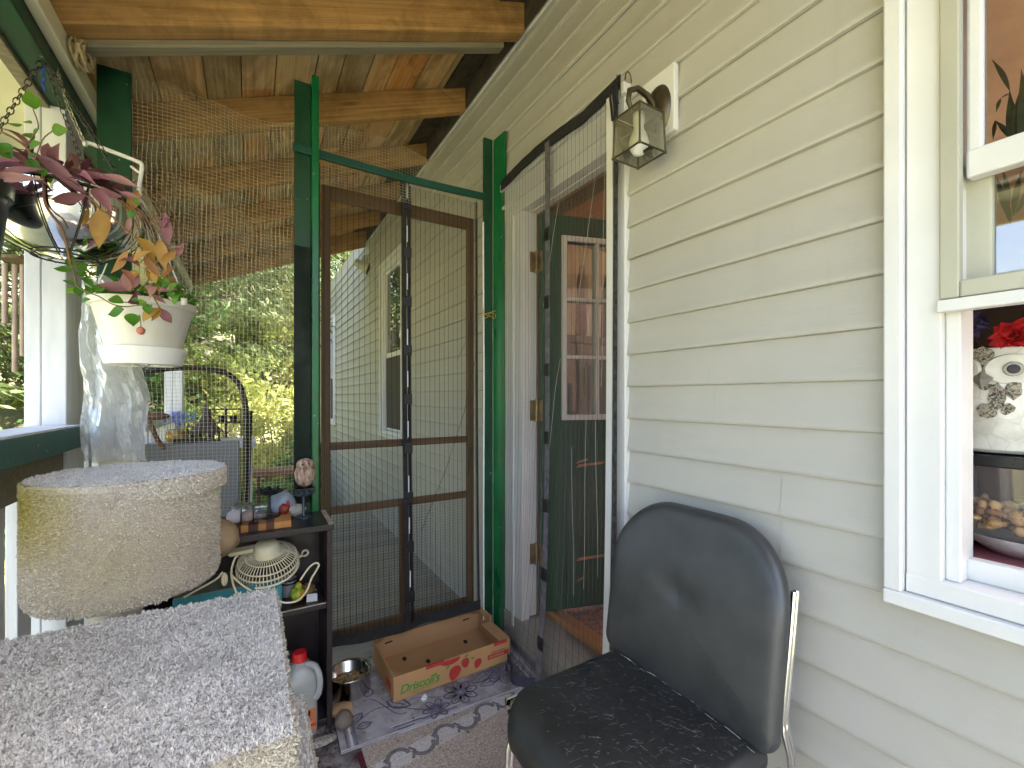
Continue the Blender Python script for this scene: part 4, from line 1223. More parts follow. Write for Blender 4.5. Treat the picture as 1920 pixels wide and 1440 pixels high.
mleaf(.06, .085, .1, .05, .018, .004); mleaf(.05, .12, .7, .05, .018, .004); mleaf(.12, .23, 1.2, .05, .02, .004)
b.ribbon([P3(.05 + .3*t, .10 + .05*math.sin(5*t) ) for t in [i/14 for i in range(15)]], .004)
b.ribbon([P3(.10 + .13*t, .21 - .12*t + .03*math.sin(6*t)) for t in [i/12 for i in range(13)]], .0045)
b.ribbon([P3(.22 + .2*t, .12 + .02*math.sin(6*t)) for t in [i/12 for i in range(13)]], .003)
for (x0, x1, y) in ((.17, .27, .028), (.18, .24, .012), (.27, .40, .022)):
    b.ribbon([P3(x0, y), P3(x1, y)], .007)
for x in (.022, .05): b.ribbon([P3(x, .01), P3(x, .24)], .010 if x > .03 else .007)
b.build('flower_print', M['mat_ink'], mat_)
b = MB(MM); zi = .0258
for x in (.036, ML - .02, ML - .045): b.ribbon([P3(x, .005), P3(x, MW - .02)], .008)
b.ribbon([P3(.0, .005), P3(ML, .005)], .006); b.ribbon([P3(.16, .036), P3(.42, .036)], .004)
b.build('stripe_print', M['mat_white'], mat_)
b = MB(MM); b.blob((.305, .115, .033), (.011, .008, .009), 5, .5, 3); tag(b.build('paper_scrap', M['old_white'], smooth=True), 'crumpled white scrap on the floral mat in front of the fruit box', 'scrap')

b = MB(); rr = random.Random(17)
for k in range(420):
    x, y = rr.uniform(-1.0, -.10), rr.uniform(1.1, 1.80)
    z = .0262 if (-.79 < x < -.04 and 1.50 < y) else (.0215 if y < 1.47 and x > -.72 else .0125)
    a = rr.uniform(0, PI); L = rr.choice((.002, .003, .004, .007)); w = L * rr.uniform(.2, .7); d = Vector((math.cos(a), math.sin(a), 0)); n_ = Vector((-d.y, d.x, 0)); c = Vector((x, y, z + .0015))
    b.add([c - d*L, c + n_*w + Vector((0, 0, .001)), c + d*L, c - n_*w], [(0, 1, 2, 3)])
o = b.build('floor_litter', leaf_mat('dry_litter', [(.10, .06, .03), (.30, .22, .12), (.45, .42, .38), (.05, .035, .02)], .1), kind='stuff'); tag(o, 'scattered crumbs and dry litter on the mats and deck', 'litter')

# ================================================================== SHELF UNIT AND WHAT STANDS ON IT
SX0, SX1, SY0, SY1, STOP = -1.34, -.806, 1.62, 1.829, .718
sh = thing('shelf_unit', ((SX0+SX1)/2, 1.74, 0), 'dark laminate shelf unit crowded with odds and ends by the left green post', 'shelf')
b = MB(); b.box((SX0 - .004, SY0 - .006, STOP - .02), (SX1 + .004, SY1, STOP)); b.build('top', M['dark_shelf'], sh, bevel=.002)
for x in (SX0, SX1 - .018):
    b = MB(); b.box((x, SY0, .02), (x + .018, SY1 - .002, STOP - .0205)); b.build('side_panel', M['dark_shelf'], sh, bevel=.002)
for z in (.036, .43):
    b = MB(); b.box((SX0 + .0185, SY0 + .004, z), (SX1 - .0185, SY1 - .006, z + .018)); b.build('shelf', M['dark_shelf'], sh, bevel=.002)
b = MB(); b.box((SX0 + .0185, SY1 - .0055, .055), (SX1 - .0185, SY1 - .0025, STOP - .0205)); b.build('back_panel', M['dark_shelf'], sh)
b = MB(); b.box((SX1 - .012, SY0 - .0065, STOP + .0003), (SX1 + .0035, SY1 - .001, STOP + .0022)); b.build('worn_edge', plain('bare_chipboard_edge', (.38, .32, .25), .8, .4, 30), sh)
b = MB(); b.box((SX0 + .3, SY0 + .002, .4485), (SX1 - .02, SY0 + .008, .4505)); b.build('worn_edge', bpy.data.materials['bare_chipboard_edge'], sh)
ZT = STOP + .001
def std(b, name, m, label, cat, **k):
    o = b.build(name, m, **k); return tag(o, label, cat)
# striped cutting board
cb = thing('cutting_board', (-1.02, 1.72, ZT), 'striped end-grain wooden cutting board lying on the shelf top', 'cutting board')
stripes = [(.30, .12, .03), (.06, .02, .012), (.42, .18, .05), (.05, .016, .012), (.36, .16, .05), (.10, .03, .015), (.5, .24, .07), (.45, .20, .06)]
cm = [plain('board_wood_%s' % n, c, .45, .15, 12, .1, 60) for n, c in zip(('amber', 'umber', 'honey', 'wenge', 'tan', 'walnut', 'maple', 'cherry'), stripes)]
b = MB(); x = -1.125
CT = Matrix.Translation((-1.02, 1.70, 0)) @ Matrix.Rotation(-.05, 4, 'Z') @ Matrix.Translation((1.02, -1.70, 0)); b.M = CT
wd = [.022, .03, .02, .028, .022, .024, .02, .03]
for k, w in enumerate(wd): b.box((x, 1.652, ZT), (x + w - .0002, 1.80, ZT + .022), k); x += w
b.build('blocks', cm, cb)
# lotus candle holders
def lotus(x, y, z, r, h, ang0, label, m, glass=False):
    t = thing('candle_holder', (x, y, z), label, 'candle holder', 'lotus candle holders')
    b = MB(); b.lathe([(.0001, 0), (r*.75, 0), (r*.75, .004), (.006, .008), (.0045, .012), (.0042, h), (.0001, h)], (x, y, z), 20); b.build('stem', m, t, smooth=True)
    b = MB()
    for ring, (n, L, up, wdt) in enumerate(((8, r*1.12, .42, .78), (7, r*.85, .75, .7))):
        for k in range(n):
            a = ang0 + 2*PI*(k + .5*ring)/n; d = Vector((math.cos(a), math.sin(a), 0)); s = Vector((-d.y, d.x, 0))
            base = Vector((x, y, z + h))
            rows = []
            for q in range(6):
                tt = q/5; wv = L*wdt*math.sin(PI*min(.97, .12 + .86*tt))*.6
                c = base + d*(L*tt) + Vector((0, 0, L*up*(tt**1.6)*.9))
                rows.append([c - s*wv + Vector((0,0,.15*wv)), c, c + s*wv + Vector((0,0,.15*wv))])
            vs = [p for r_ in rows for p in r_]
            b.add(vs, [(q*3+i, q*3+i+1, q*3+i+4, q*3+i+3) for q in range(5) for i in range(2)])
    o = b.build('petals', m, t, smooth='all')
    mod = o.modifiers.new('thick', 'SOLIDIFY'); mod.thickness = .0016
    return t
M['black_iron'] = plain('blackened_iron', (.03, .03, .036), .38, .3, 20, .2, 60, metal=.6)
M['blue_iron'] = plain('blue_grey_iron', (.07, .10, .13), .35, .3, 20, .2, 60, metal=.5)
p = at(505, 968, y=1.735); lotus(p.x, p.y, ZT + .0225, .045, .072, .2, 'larger black lotus flower candle holder standing on the cutting board', M['black_iron'])
p = at(569, 967, y=1.755); lotus(p.x, p.y, ZT, .036, .074, .5, 'smaller blue-grey lotus candle holder at the right end of the shelf top', M['blue_iron'])
# lying stone bird
bd = thing('bird_figurine', (at(460, 975, y=1.69).x, 1.69, ZT + .023), 'pale lavender carved bird with dark bands lying on the cutting board', 'figurine')
q0 = at(440, 975, y=1.685); zc = ZT + .048
b = MB(); b.blob((q0.x, 1.685, zc), (.024, .02, .022), 3, .1); b.build('head', plain('lavender_stone', (.50, .47, .52), .5, .1, 10, .1, 50), bd, smooth='all')
b = MB(); b.blob((q0.x + .035, 1.69, zc - .004), (.028, .02, .019), 4, .15); b.build('body', plain('taupe_stone', (.28, .22, .21), .5, .3, 20, .2, 50), bd, smooth='all')
b = MB(); b.blob((q0.x + .068, 1.70, zc - .008), (.022, .015, .013), 6, .15); b.build('tail', plain('slate_stone', (.14, .14, .16), .5, .5, 25, .2, 50), bd, smooth='all')
b = MB()
for dx, r in ((.018, .0215), (.052, .018)): b.tube([(q0.x + dx, 1.687 + r*math.cos(a), zc - .004 + r*math.sin(a)) for a in [k*2*PI/16 for k in range(16)]], .0022, 6, closed=True)
b.build('band', M['black_plastic'], bd)
# glassware behind
p = at(452, 945, y=1.80)
gj = thing('glass_jar', (p.x, 1.80, ZT), 'clear ribbed glass jar lying on its side on the shelf top', 'jar')
T = Matrix.Translation((p.x - .03, 1.805, ZT + .036)) @ Matrix.Rotation(PI/2 + .1, 4, 'Y')
b = MB(); b.lathe([(.0001, 0), (.030, .0), (.034, .005)] + [(.034 + .0012*(k % 2), .01 + .006*k) for k in range(9)] + [(.030, .066), (.027, .07), (.027, .078)], (0,0,0), 28, T=T); b.build('body', M['glassware'], gj, smooth=True)
p = at(488, 950, y=1.82)
b = MB(); b.box((p.x - .022, 1.785, ZT), (p.x + .024, 1.822, ZT + .052)); std(b, 'glass_block', M['glassware'], 'thick pale green glass block standing behind the black lotus holder', 'glass block', bevel=.005)
p = at(530, 950, y=1.815)
b = MB(); T = Matrix.Translation((p.x, 1.806, ZT + .047)) @ Matrix.Rotation(R(78), 4, 'X')
b.lathe([(.0001, .014), (.025, .012), (.038, .005), (.045, -.004), (.047, -.004), (.039, .008), (.025, .016), (.0001, .018)], (0,0,0), 32, T=T)
std(b, 'glass_dish', plain('blue_white_glass', (.26, .31, .38), .2, .1, 10, .1, 50), 'round bluish dish leaning on the left green post behind the lotus holders', 'dish', smooth='all')
p = at(533, 950, y=1.75)
b = MB(); b.blob((p.x, 1.75, ZT + .022 + .018), (.017, .015, .018), 9, .35, 2.5); b.blob((p.x + .012, 1.752, ZT + .058), (.006, .006, .01), 3, .1)
std(b, 'red_ornament', plain('dark_red_clay', (.25, .03, .02), .45, .3, 20, .2, 50), 'small dark red pepper-shaped ornament between the two lotus holders', 'ornament', smooth='all')
p = at(556, 950, y=1.80)
b = MB(); b.blob((p.x - .004, 1.80, ZT + .020), (.036, .022, .021), 12, .3, 2)
std(b, 'pale_stone', plain('mottled_stone', (.42, .40, .36), .8, .3, 30, .4, 60), 'mottled grey stone lying behind the smaller lotus holder', 'stone', smooth='all')
p = at(414, 1003, y=1.66)
b = MB(); b.blob((p.x, 1.665, ZT + .012), (.022, .02, .014), 15, .2)
std(b, 'yellow_stone', plain('ochre_stone', (.42, .27, .07), .6, .2, 20, .3, 50), 'ochre yellow stone at the left end of the shelf top', 'stone', smooth='all')
p = at(425, 985, y=1.78)
b = MB(); b.box((p.x - .03, 1.72, ZT), (p.x + .005, 1.82, ZT + .022)); std(b, 'small_box', plain('maroon_card', (.12, .015, .025), .6), 'small maroon box behind the ochre stone on the shelf top', 'box', bevel=.002)
# owl on the post
p = at(572, 886, y=YS - .045)
ow = thing('owl_figurine', (p.x, p.y, p.z - .055), 'small tan carved owl perched on a bracket on the left green post', 'owl')
def owlmat():
    N = NT('carved_tan_owl'); v = N.coord((1, 1, .35)); n = N.noise(v, 95, 4, .7)
    c = N.ramp(n, [(.36, (.16, .09, .06)), (.55, (.46, .33, .25)), (.7, (.60, .48, .40))])
    return N.done(N.bsdf(c, .75, 0, N.bump(n, .9, .006), .2))
om = owlmat()
b = MB(); b.blob((p.x, p.y, p.z - .008), (.036, .028, .046), 21, .08, 3, 28, 18); b.build('body', om, ow, smooth='all')
b = MB(); b.blob((p.x, p.y - .004, p.z + .030), (.031, .026, .024), 22, .08, 3, 24, 14)
b.build('head', om, ow, smooth='all')
b = MB()
for s_ in (-1, 1): b.blob((p.x + s_*.011, p.y - .028, p.z + .035), (.0035, .003, .0035), 1, 0, seg=12, rings=8)
b.build('eye', M['black_plastic'], ow, smooth='all')
b = MB(); b.lathe([(.0045, 0), (.003, -.007), (.0001, -.014)], (p.x, p.y - .031, p.z + .028), 8); b.build('beak', plain('rust_beak', (.30, .12, .05), .6), ow)
b = MB(); b.box((p.x - .034, p.y - .028, p.z - .066), (p.x + .034, YS - .029, p.z - .056)); b.build('perch', M['black_plastic'], ow, bevel=.002)

# desk fan lying in the upper compartment
fc = at(503, 1050, y=1.725)
fan = thing('desk_fan', (fc.x, fc.y, .449), 'yellowed white plastic desk fan tipped face down on the middle shelf', 'fan')
ax = Vector((-.06, -.30, .80)).normalized()               # back of the fan looks at the viewer and up
z_ = ax; x_ = Vector((1, .0, 0)); x_ = (x_ - z_ * x_.dot(z_)).normalized(); y_ = z_.cross(x_)
FT = Matrix(((x_.x, y_.x, z_.x, fc.x), (x_.y, y_.y, z_.y, fc.y), (x_.z, y_.z, z_.z, fc.z - .01), (0,0,0,1)))
b = MB(FT)
nr = 54; FR = .094
for k in range(nr):
    a = 2*PI*k/nr; c, s_ = math.cos(a), math.sin(a)
    b.tube([(c*r, s_*r, z) for r, z in ((.035, .046), (.065, .040), (.085, .026), (FR, .006), (FR*.99, -.02))], .0016, 4, cap=False)
for r, z, w in ((.066, .040, .0022), (.088, .022, .0026), (FR, .003, .003), (FR*.99, -.020, .004)):
    b.tube([(r*math.cos(a), r*math.sin(a), z) for a in [2*PI*k/54 for k in range(54)]], w, 6, closed=True)
b.build('cage', M['cream_plastic'], fan, smooth='all')
b = MB(FT); b.lathe([(.0001, .088), (.022, .087), (.034, .080), (.040, .066), (.043, .044), (.0001, .040)], (0,0,0), 28); b.build('motor_housing', M['cream_plastic'], fan, smooth=True)
b = MB(FT); b.box((-.10, .005, .052), (-.035, .030, .066)); b.tube([(-.10, .017, .052), (-.10, .017, .066)], .013, 14); b.build('bracket', M['cream_plastic'], fan, bevel=.002)
b = MB(FT)
for k in range(5):
    a = 2*PI*k/5
    b.add([(.01*math.cos(a), .01*math.sin(a), .0), (.075*math.cos(a), .075*math.sin(a), .008), (.08*math.cos(a+.6), .08*math.sin(a+.6), -.004), (.03*math.cos(a+.8), .03*math.sin(a+.8), -.006)], [(0,1,2,3)])
b.build('blades', plain('dark_fan_blade', (.05, .05, .07), .4), fan)
p = at(572, 1037, y=1.76)
b = MB(); b.tube([p + Vector((.010*math.cos(a), 0, .010*math.sin(a))) for a in [R(-120) + i*R(300)/14 for i in range(15)]], .0035, 8)
b.tube([p + Vector((-.008, 0, -.006)), p + Vector((-.024, .005, -.014))], .005, 8); b.build('base_clip', M['cream_plastic'], fan, smooth='all')
Zm = .449
p0 = at(528, 1078, y=1.665); 
tb = thing('teal_box', (p0.x - .12, 1.72, Zm), 'flat teal box under the fan on the middle shelf', 'box')
b = MB(); b.box((-1.25, 1.652, Zm), (p0.x, 1.815, Zm + .098)); b.build('carton', plain('teal_print', (.015, .17, .22), .45, .2, 12, .1, 40), tb, bevel=.002)
b = MB(); b.box((-1.249, 1.653, Zm + .0983), (p0.x - .001, 1.814, Zm + .100)); b.build('lid', plain('grey_green_card', (.18, .21, .17), .6, .25, 12), tb)
p = at(541, 1098, y=1.76)
cp = thing('tin_can', (p.x, 1.76, Zm), 'small grey tin with dark stripes beside the teal box', 'tin')
b = MB(); b.lathe([(.0001, 0), (.026, 0), (.027, .003), (.027, .060), (.0001, .060)], (p.x, 1.76, Zm), 24); b.build('body', plain('grey_tin', (.40, .40, .42), .4, .1, 10, .05, 40, metal=.4), cp, smooth=True)
b = MB()
for z in (.042, .053): b.lathe([(.0275, z), (.0275, z + .006)], (p.x, 1.76, Zm), 24)
b.build('stripe', M['black_plastic'], cp)
p = at(557, 1108, y=1.685)
gd = thing('gourd', (p.x, 1.685, Zm), 'little green and yellow gourd on the middle shelf beside the cord loop', 'gourd')
def gourdmat():
    N = NT('striped_gourd'); v = N.coord((1,1,.4)); n = N.noise(v, 38, 3, .6)
    c = N.ramp(n, [(.38, (.08, .28, .02)), (.5, (.34, .36, .03)), (.62, (.50, .28, .03))]); return N.done(N.bsdf(c, .35, 0, N.bump(n, .2, .002), .5))
b = MB(); b.blob((p.x, 1.685, Zm + .024), (.023, .023, .025), 31, .18, 2.5); b.blob((p.x + .004, 1.69, Zm + .050), (.012, .012, .014), 32, .1); b.build('body', gourdmat(), gd, smooth='all')
b = MB(); b.tube([(p.x + .005, 1.69, Zm + .06), (p.x + .012, 1.69, Zm + .07)], .003, 6); b.build('stalk', M['brown_wood'], gd)
def path(pts, y): return [at(u, v, y=yy) for (u, v), yy in zip(pts, y if isinstance(y, (list, tuple)) else [y]*len(pts))]
def smooth_path(P, k=6):
    out = []
    n = len(P)
    for i in range(n - 1):
        p0, p1, p2, p3 = P[max(i-1,0)], P[i], P[i+1], P[min(i+2, n-1)]
        for j in range(k):
            t = j / k
            out.append(.5*((2*p1) + (p2 - p0)*t + (2*p0 - 5*p1 + 4*p2 - p3)*t*t + (3*p1 - p0 - 3*p2 + p3)*t**3))
    out.append(P[-1]); return out
b = MB(); b.tube(smooth_path(path([(520, 1125), (535, 1130), (558, 1126), (575, 1108), (584, 1085), (594, 1068), (598, 1058), (590, 1056), (578, 1066), (563, 1088)], 1.645)), .0032, 8)
b.build('cord', M['cream_plastic'], fan, smooth='all')
b = MB(); b.tube(smooth_path(path([(345, 1120), (375, 1103), (405, 1086), (418, 1072)], [1.60, 1.62, 1.63, 1.64])), .0032, 8)
b.tube(smooth_path(path([(443, 1112), (436, 1090), (434, 1070), (440, 1048), (446, 1042)], 1.645)), .0032, 8)
b.tube(smooth_path(path([(434, 1078), (446, 1090), (462, 1102), (472, 1108)], 1.643)), .0032, 8)
b.build('cord', M['cream_plastic'], fan, smooth='all')
p = at(421, 1086, y=1.64); b = MB(); b.blob(p, (.0095, .008, .021), 2, 0); b.tube([p + Vector((.004, -.008, -.012)), p + Vector((.004, -.008, .012))], .002, 6)
b.build('plug', M['cream_plastic'], fan, smooth='all')
p = at(584, 1113, y=1.66); b = MB(); b.add([(p.x - .016, 1.66, Zm + .001), (p.x + .018, 1.655, Zm + .001), (p.x + .020, 1.675, Zm + .018), (p.x - .012, 1.68, Zm + .020), (p.x - .016, 1.66, Zm), (p.x + .018, 1.655, Zm), (p.x + .020, 1.676, Zm + .017), (p.x - .012, 1.681, Zm + .019)], [(0,1,2,3), (7,6,5,4), (0,4,5,1), (1,5,6,2), (2,6,7,3), (3,7,4,0)])
std(b, 'card_slip', M['old_white'], 'folded white paper slip at the right end of the middle shelf', 'paper')
b = MB(); b.blob((p.x - .01, 1.73, Zm + .018), (.03, .03, .018), 41, .5, 4); std(b, 'dried_flower', plain('dried_brown_petals', (.26, .14, .05), .9, .5, 60, .8, 80), 'dried brown seed head behind the paper slip on the middle shelf', 'seed head', smooth='all')
b = MB(); b.blob((-.93, 1.77, .055 + .055), (.09, .045, .055), 51, .5, 2.5); b.blob((-.94, 1.765, .19), (.055, .04, .05), 52, .5, 2.5)
std(b, 'dark_bundle', plain('dark_rags', (.045, .038, .034), .95, .6, 20, .9, 60), 'heap of dark rags on the bottom shelf behind the jug', 'rags', smooth='all')

# ---- things on the floor beside the shelf
jp = at(575, 1345, z=.012); jp = Vector((-.905, 1.665, .012))
jg = thing('plastic_jug', jp, 'milky plastic water jug with red cap and orange label by the shelf', 'jug')
hw = .052; hd = .052
def sq(hx, hy, z, rr_=.018, ox=0, oy=0):
    return [Vector((jp.x + ox + p, jp.y + oy + q, jp.z + z)) for p, q in rrect(-hx, hx, -hy, hy, (min(rr_, hx*.9),)*4, 4)]
b = MB()
b.loft([sq(.046, .046, 0), sq(hw, hd, .006), sq(hw, hd, .10), sq(hw*.985, hd*.985, .105), sq(hw, hd, .112), sq(hw, hd, .175), sq(hw*.92, hd*.92, .200), sq(.034, .034, .226), sq(.020, .020, .238, .019), sq(.019, .019, .252, .018)], cap=True)
b.build('bottle', M['milky'], jg, smooth=True)
b = MB(); b.tube(smooth_path([Vector(q) + jp for q in ((.018, -.012, .232), (.046, -.03, .225), (.058, -.046, .19), (.057, -.049, .15), (.046, -.046, .125))], 4), [.010]*17, 10); b.build('handle', M['milky'], jg, smooth='all')
b = MB(); b.tube([Vector((-.040, -.053, .19)) + jp, Vector((-.040, -.054, .10)) + jp], .006, 8); b.build('grip_groove', plain('milky_rib', (.50, .54, .56), .3), jg)
b = MB(); b.lathe([(.0001, .272), (.021, .272), (.0225, .268), (.0225, .254), (.024, .252), (.024, .244), (.0001, .244)], jp, 28); b.build('cap', M['red_plastic'], jg, smooth=True)
b = MB(); b.box((jp.x - .022, jp.y - hd - .0012, jp.z + .025), (jp.x + .046, jp.y - hd - .0003, jp.z + .098)); b.build('paper_label', plain('orange_label', (.50, .17, .07), .5, .12, 20), jg)
b = MB(); b.box((jp.x - .002, jp.y - hd - .0022, jp.z + .072), (jp.x + .028, jp.y - hd - .0013, jp.z + .094)); b.build('black_print', M['black_plastic'], jg)
b = MB(); b.box((jp.x - .0215, jp.y - hd - .0021, jp.z + .040), (jp.x + .0455, jp.y - hd - .0013, jp.z + .047)); b.box((jp.x - .012, jp.y - hd - .0021, jp.z + .061), (jp.x + .036, jp.y - hd - .0013, jp.z + .063)); b.build('red_stripe', M['red_print'], jg)

bp = Vector((-.722, 1.78, .0275))
bw = thing('pet_bowl', bp, 'round steel pet bowl holding brown kibble beside the fruit box', 'bowl')
b = MB(); b.lathe([(.0001, .006), (.052, .006), (.062, .014), (.070, .068), (.079, .076), (.082, .0755), (.0805, .0725), (.074, .066), (.082, .004), (.078, 0)], bp, 40); b.build('bowl', M['steel'], bw, smooth='all')
b = MB(); rr = random.Random(5)
for k in range(170):
    a = rr.uniform(0, 2*PI); r = .058 * math.sqrt(rr.random()); b.blob(bp + Vector((r*math.cos(a), r*math.sin(a), .028 + .012*(1 - r/.06) + rr.uniform(0, .006))), (.0065, .0055, .0045), k, .3, seg=7, rings=5)
b.build('kibble', plain('kibble', (.34, .23, .10), .9, .3, 60, .5, 90), bw, kind='stuff')
def stone(u, v, y, r, seed, name, m, label, sink=.0, cat='stone'):
    p = at(u, v, y=y); z = .012
    b = MB(); b.blob((p.x, y, z + r[2] - sink), r, seed, .14, 1.7); return std(b, name, m, label, cat, smooth='all')
stone(645, 1322, 1.60, (.030, .032, .030), 61, 'round_stone', plain('dark_round_stone', (.13, .10, .085), .7, .25, 14, .4, 60), 'dark brown round stone at the corner of the floral mat')
stone(640, 1295, 1.67, (.040, .03, .022), 62, 'tan_stone', plain('tan_stone', (.45, .29, .15), .75, .15, 14, .3, 60), 'flat tan stone between the steel bowl and the round dark stone')
def shellmat():
    N = NT('grey_ridged_shell'); v = N.coord((2, 1, 1)); n = N.noise(v, 90, 5, .75)
    return N.done(N.bsdf(N.ramp(n, [(.4, (.16, .15, .13)), (.6, (.52, .50, .46))]), .8, 0, N.bump(n, 1, .006), .3))
stone(604, 1354, 1.565, (.046, .022, .010), 63, 'flat_shell', shellmat(), 'grey ridged oval shell lying in front of the jug', cat='shell')
stone(563, 1382, 1.50, (.030, .03, .026), 64, 'amber_stone', plain('amber_stone', (.36, .17, .05), .5, .3, 14, .3, 60), 'amber brown stone under the corner of the cat tree platform')
# ================================================================== CARPETED CAT TREE
ct = thing('cat_tree', (-1.28, 1.15, 0), 'carpeted cat tree with a stained beige drum above a grey shag platform', 'cat tree')
def tufts(P, Nn, L, W, lean, curl, clump=.003):
    """thin bent pile strands: P points, Nn normals (n,3); two quads each, as loose islands"""
    n = len(P)
    hh = np.array([noise.noise(Vector(p) * 120) + .6*noise.noise(Vector(p) * 60) for p in P])
    P = P + Nn * (hh * clump)[:, None]; L = L * (1 + .35*hh)
    t1 = np.cross(Nn, rng.normal(size=(n, 3))); t1 /= np.linalg.norm(t1, axis=1)[:, None] + 1e-9
    t2 = np.cross(Nn, t1)
    l = (np.maximum(.3*L, L * rng.uniform(.6, 1.25, n)))[:, None]
    ln = (lean * rng.normal(size=(n, 1)))
    m = P + Nn * l * .55 + t2 * l * ln * .5
    e = P + Nn * l * (.92 - .2*np.abs(ln)) + t2 * l * ln + t2 * l * curl * rng.uniform(.2, 1, (n, 1))
    w = (W * rng.uniform(.7, 1.3, n))[:, None]
    V = np.stack([P - t1*w, P + t1*w, m + t1*w*1.1, m - t1*w*1.1, e + t1*w*.55, e - t1*w*.55], 1).reshape(-1, 3)
    b = (np.arange(n) * 6)[:, None]
    F = np.concatenate([b + np.array([[0, 1, 2, 3]]), b + np.array([[3, 2, 4, 5]])], 1).reshape(-1, 4)
    return V, F
def pile(name, P, Nn, L, W, m, lean=.7, curl=.6, clump=.0035):
    V, F = tufts(P, Nn, L, W, lean, curl, clump)
    return fast_mesh(name, V, F, m, ct)
# drum
DX, DY, DR, DZ0, DZ1 = -1.296, 1.372, .176, .700, .972
b = MB()
b.lathe([(.0001, DZ0), (DR*.86, DZ0), (DR*.97, DZ0 + .012), (DR, DZ0 + .05), (DR*.985, DZ1 - .03), (DR, DZ1 - .012), (DR*.95, DZ1), (.0001, DZ1 + .002)], (DX, DY, 0), 64)
drum = b.build('drum', M['drum'], ct, smooth=True)
n = 75000
a = rng.uniform(0, 2*PI, n); z = rng.uniform(DZ0 + .004, DZ1, n)
rr_ = DR * (1 - .10 * np.clip((DZ0 + .03 - z)/.03, 0, 1)**2)
P = np.stack([DX + rr_*np.cos(a), DY + rr_*np.sin(a), z], 1)
Nn = np.stack([np.cos(a), np.sin(a), np.full(n, .12)], 1); Nn /= np.linalg.norm(Nn, axis=1)[:, None]
o = pile('drum_pile', P, Nn, .0040, .0008, M['drum'], .4, .4, .0018); o.parent = drum
# carpeted top disc, set a little to the right so it overhangs on that side
TX, TR, TZ = DX + .016, .1730, DZ1 - .040
b = MB(); b.lathe([(.0001, TZ), (TR - .004, TZ), (TR, TZ + .006), (TR, DZ1 - .008), (TR - .008, DZ1 + .001), (.0001, DZ1 + .003)], (TX, DY, 0), 64); disc = b.build('top_disc', M['drum'], ct, smooth=True)
n = 42000
r = TR * np.sqrt(rng.uniform(0, 1, n)); a = rng.uniform(0, 2*PI, n)
P = np.stack([np.where(np.arange(n) % 3 == 0, DX, TX) + r*np.cos(a), DY + r*np.sin(a), np.full(n, DZ1 + .002)], 1)
o = pile('top_pile', P, np.tile(np.array([[0, 0, 1.]]), (n, 1)), .0045, .0008, M['shag'], .4, .4, .002); o.parent = disc
n = 12000
a = rng.uniform(0, 2*PI, n)
P = np.stack([TX + TR*np.cos(a), DY + TR*np.sin(a), rng.uniform(TZ, DZ1 + .001, n)], 1)
o = pile('rim_pile', P, np.stack([np.cos(a), np.sin(a), np.full(n, .05)], 1), .0045, .0008, M['drum'], clump=.0016); o.parent = disc
b = MB(); b.blob((DX + .165, DY + .05, .775), (.058, .06, .052), 5, .08, seg=24, rings=14); b.build('side_pad', plain('brown_felt', (.26, .18, .10), .95, .25, 25, .8, 120), ct, smooth='all')
b = MB(); b.lathe([(.05, .01), (.05, DZ0)], (DX - .03, DY + .02, 0), 24); b.build('post', M['shag_base'], ct, smooth='all')
b = MB(); b.lathe([(.05, .46), (.05, .68)], (-1.25, .95, 0), 24); b.lathe([(.05, .02), (.05, .44)], (-1.25, .95, 0), 24); b.build('post', M['shag_base'], ct, smooth='all')
# platform (axis aligned slab, slightly rounded corners)
X0, X1, Y0, Y1, Z1 = -1.492, -1.000, .660, 1.178, .700
b = MB(); b.loft([[Vector((p, q, z)) for p, q in rrect(X0, X1, Y0, Y1, (.02,)*4, 5)] for z in (Z1 - .05, Z1 - .046, Z1 - .004, Z1)]); pf = b.build('platform', M['shag_base'], ct, smooth=True)
n = 170000
P = np.stack([rng.uniform(X0, X1, n), rng.uniform(Y0, Y1, n), np.full(n, Z1)], 1)
o = pile('platform_pile', P, np.tile(np.array([[0, 0, 1.]]), (n, 1)), .0062, .0009, M['shag'], .38, .5, .0058); o.parent = pf
def side_pile(ax, c, lo, hi, z0, z1, n, nrm):
    s_ = rng.uniform(lo, hi, n); zz = rng.uniform(z0, z1, n); cc = np.full(n, c)
    P = np.stack([cc, s_, zz], 1) if ax == 'x' else np.stack([s_, cc, zz], 1)
    return P, np.tile(np.array([nrm], dtype=float), (n, 1))
A1 = side_pile('x', X1, Y0, Y1, Z1 - .05, Z1, 22000, (1, 0, .2)); A2 = side_pile('y', Y0, X0, X1, Z1 - .05, Z1, 20000, (0, -1, .2)); A3 = side_pile('y', Y1, X0, X1, Z1 - .05, Z1, 9000, (0, 1, .2))
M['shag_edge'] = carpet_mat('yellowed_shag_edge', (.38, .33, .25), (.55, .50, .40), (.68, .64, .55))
o = pile('edge_pile', np.concatenate([A1[0], A2[0], A3[0]]), np.concatenate([A1[1], A2[1], A3[1]]), .0055, .0010, M['shag_edge'], .5, .5); o.parent = pf
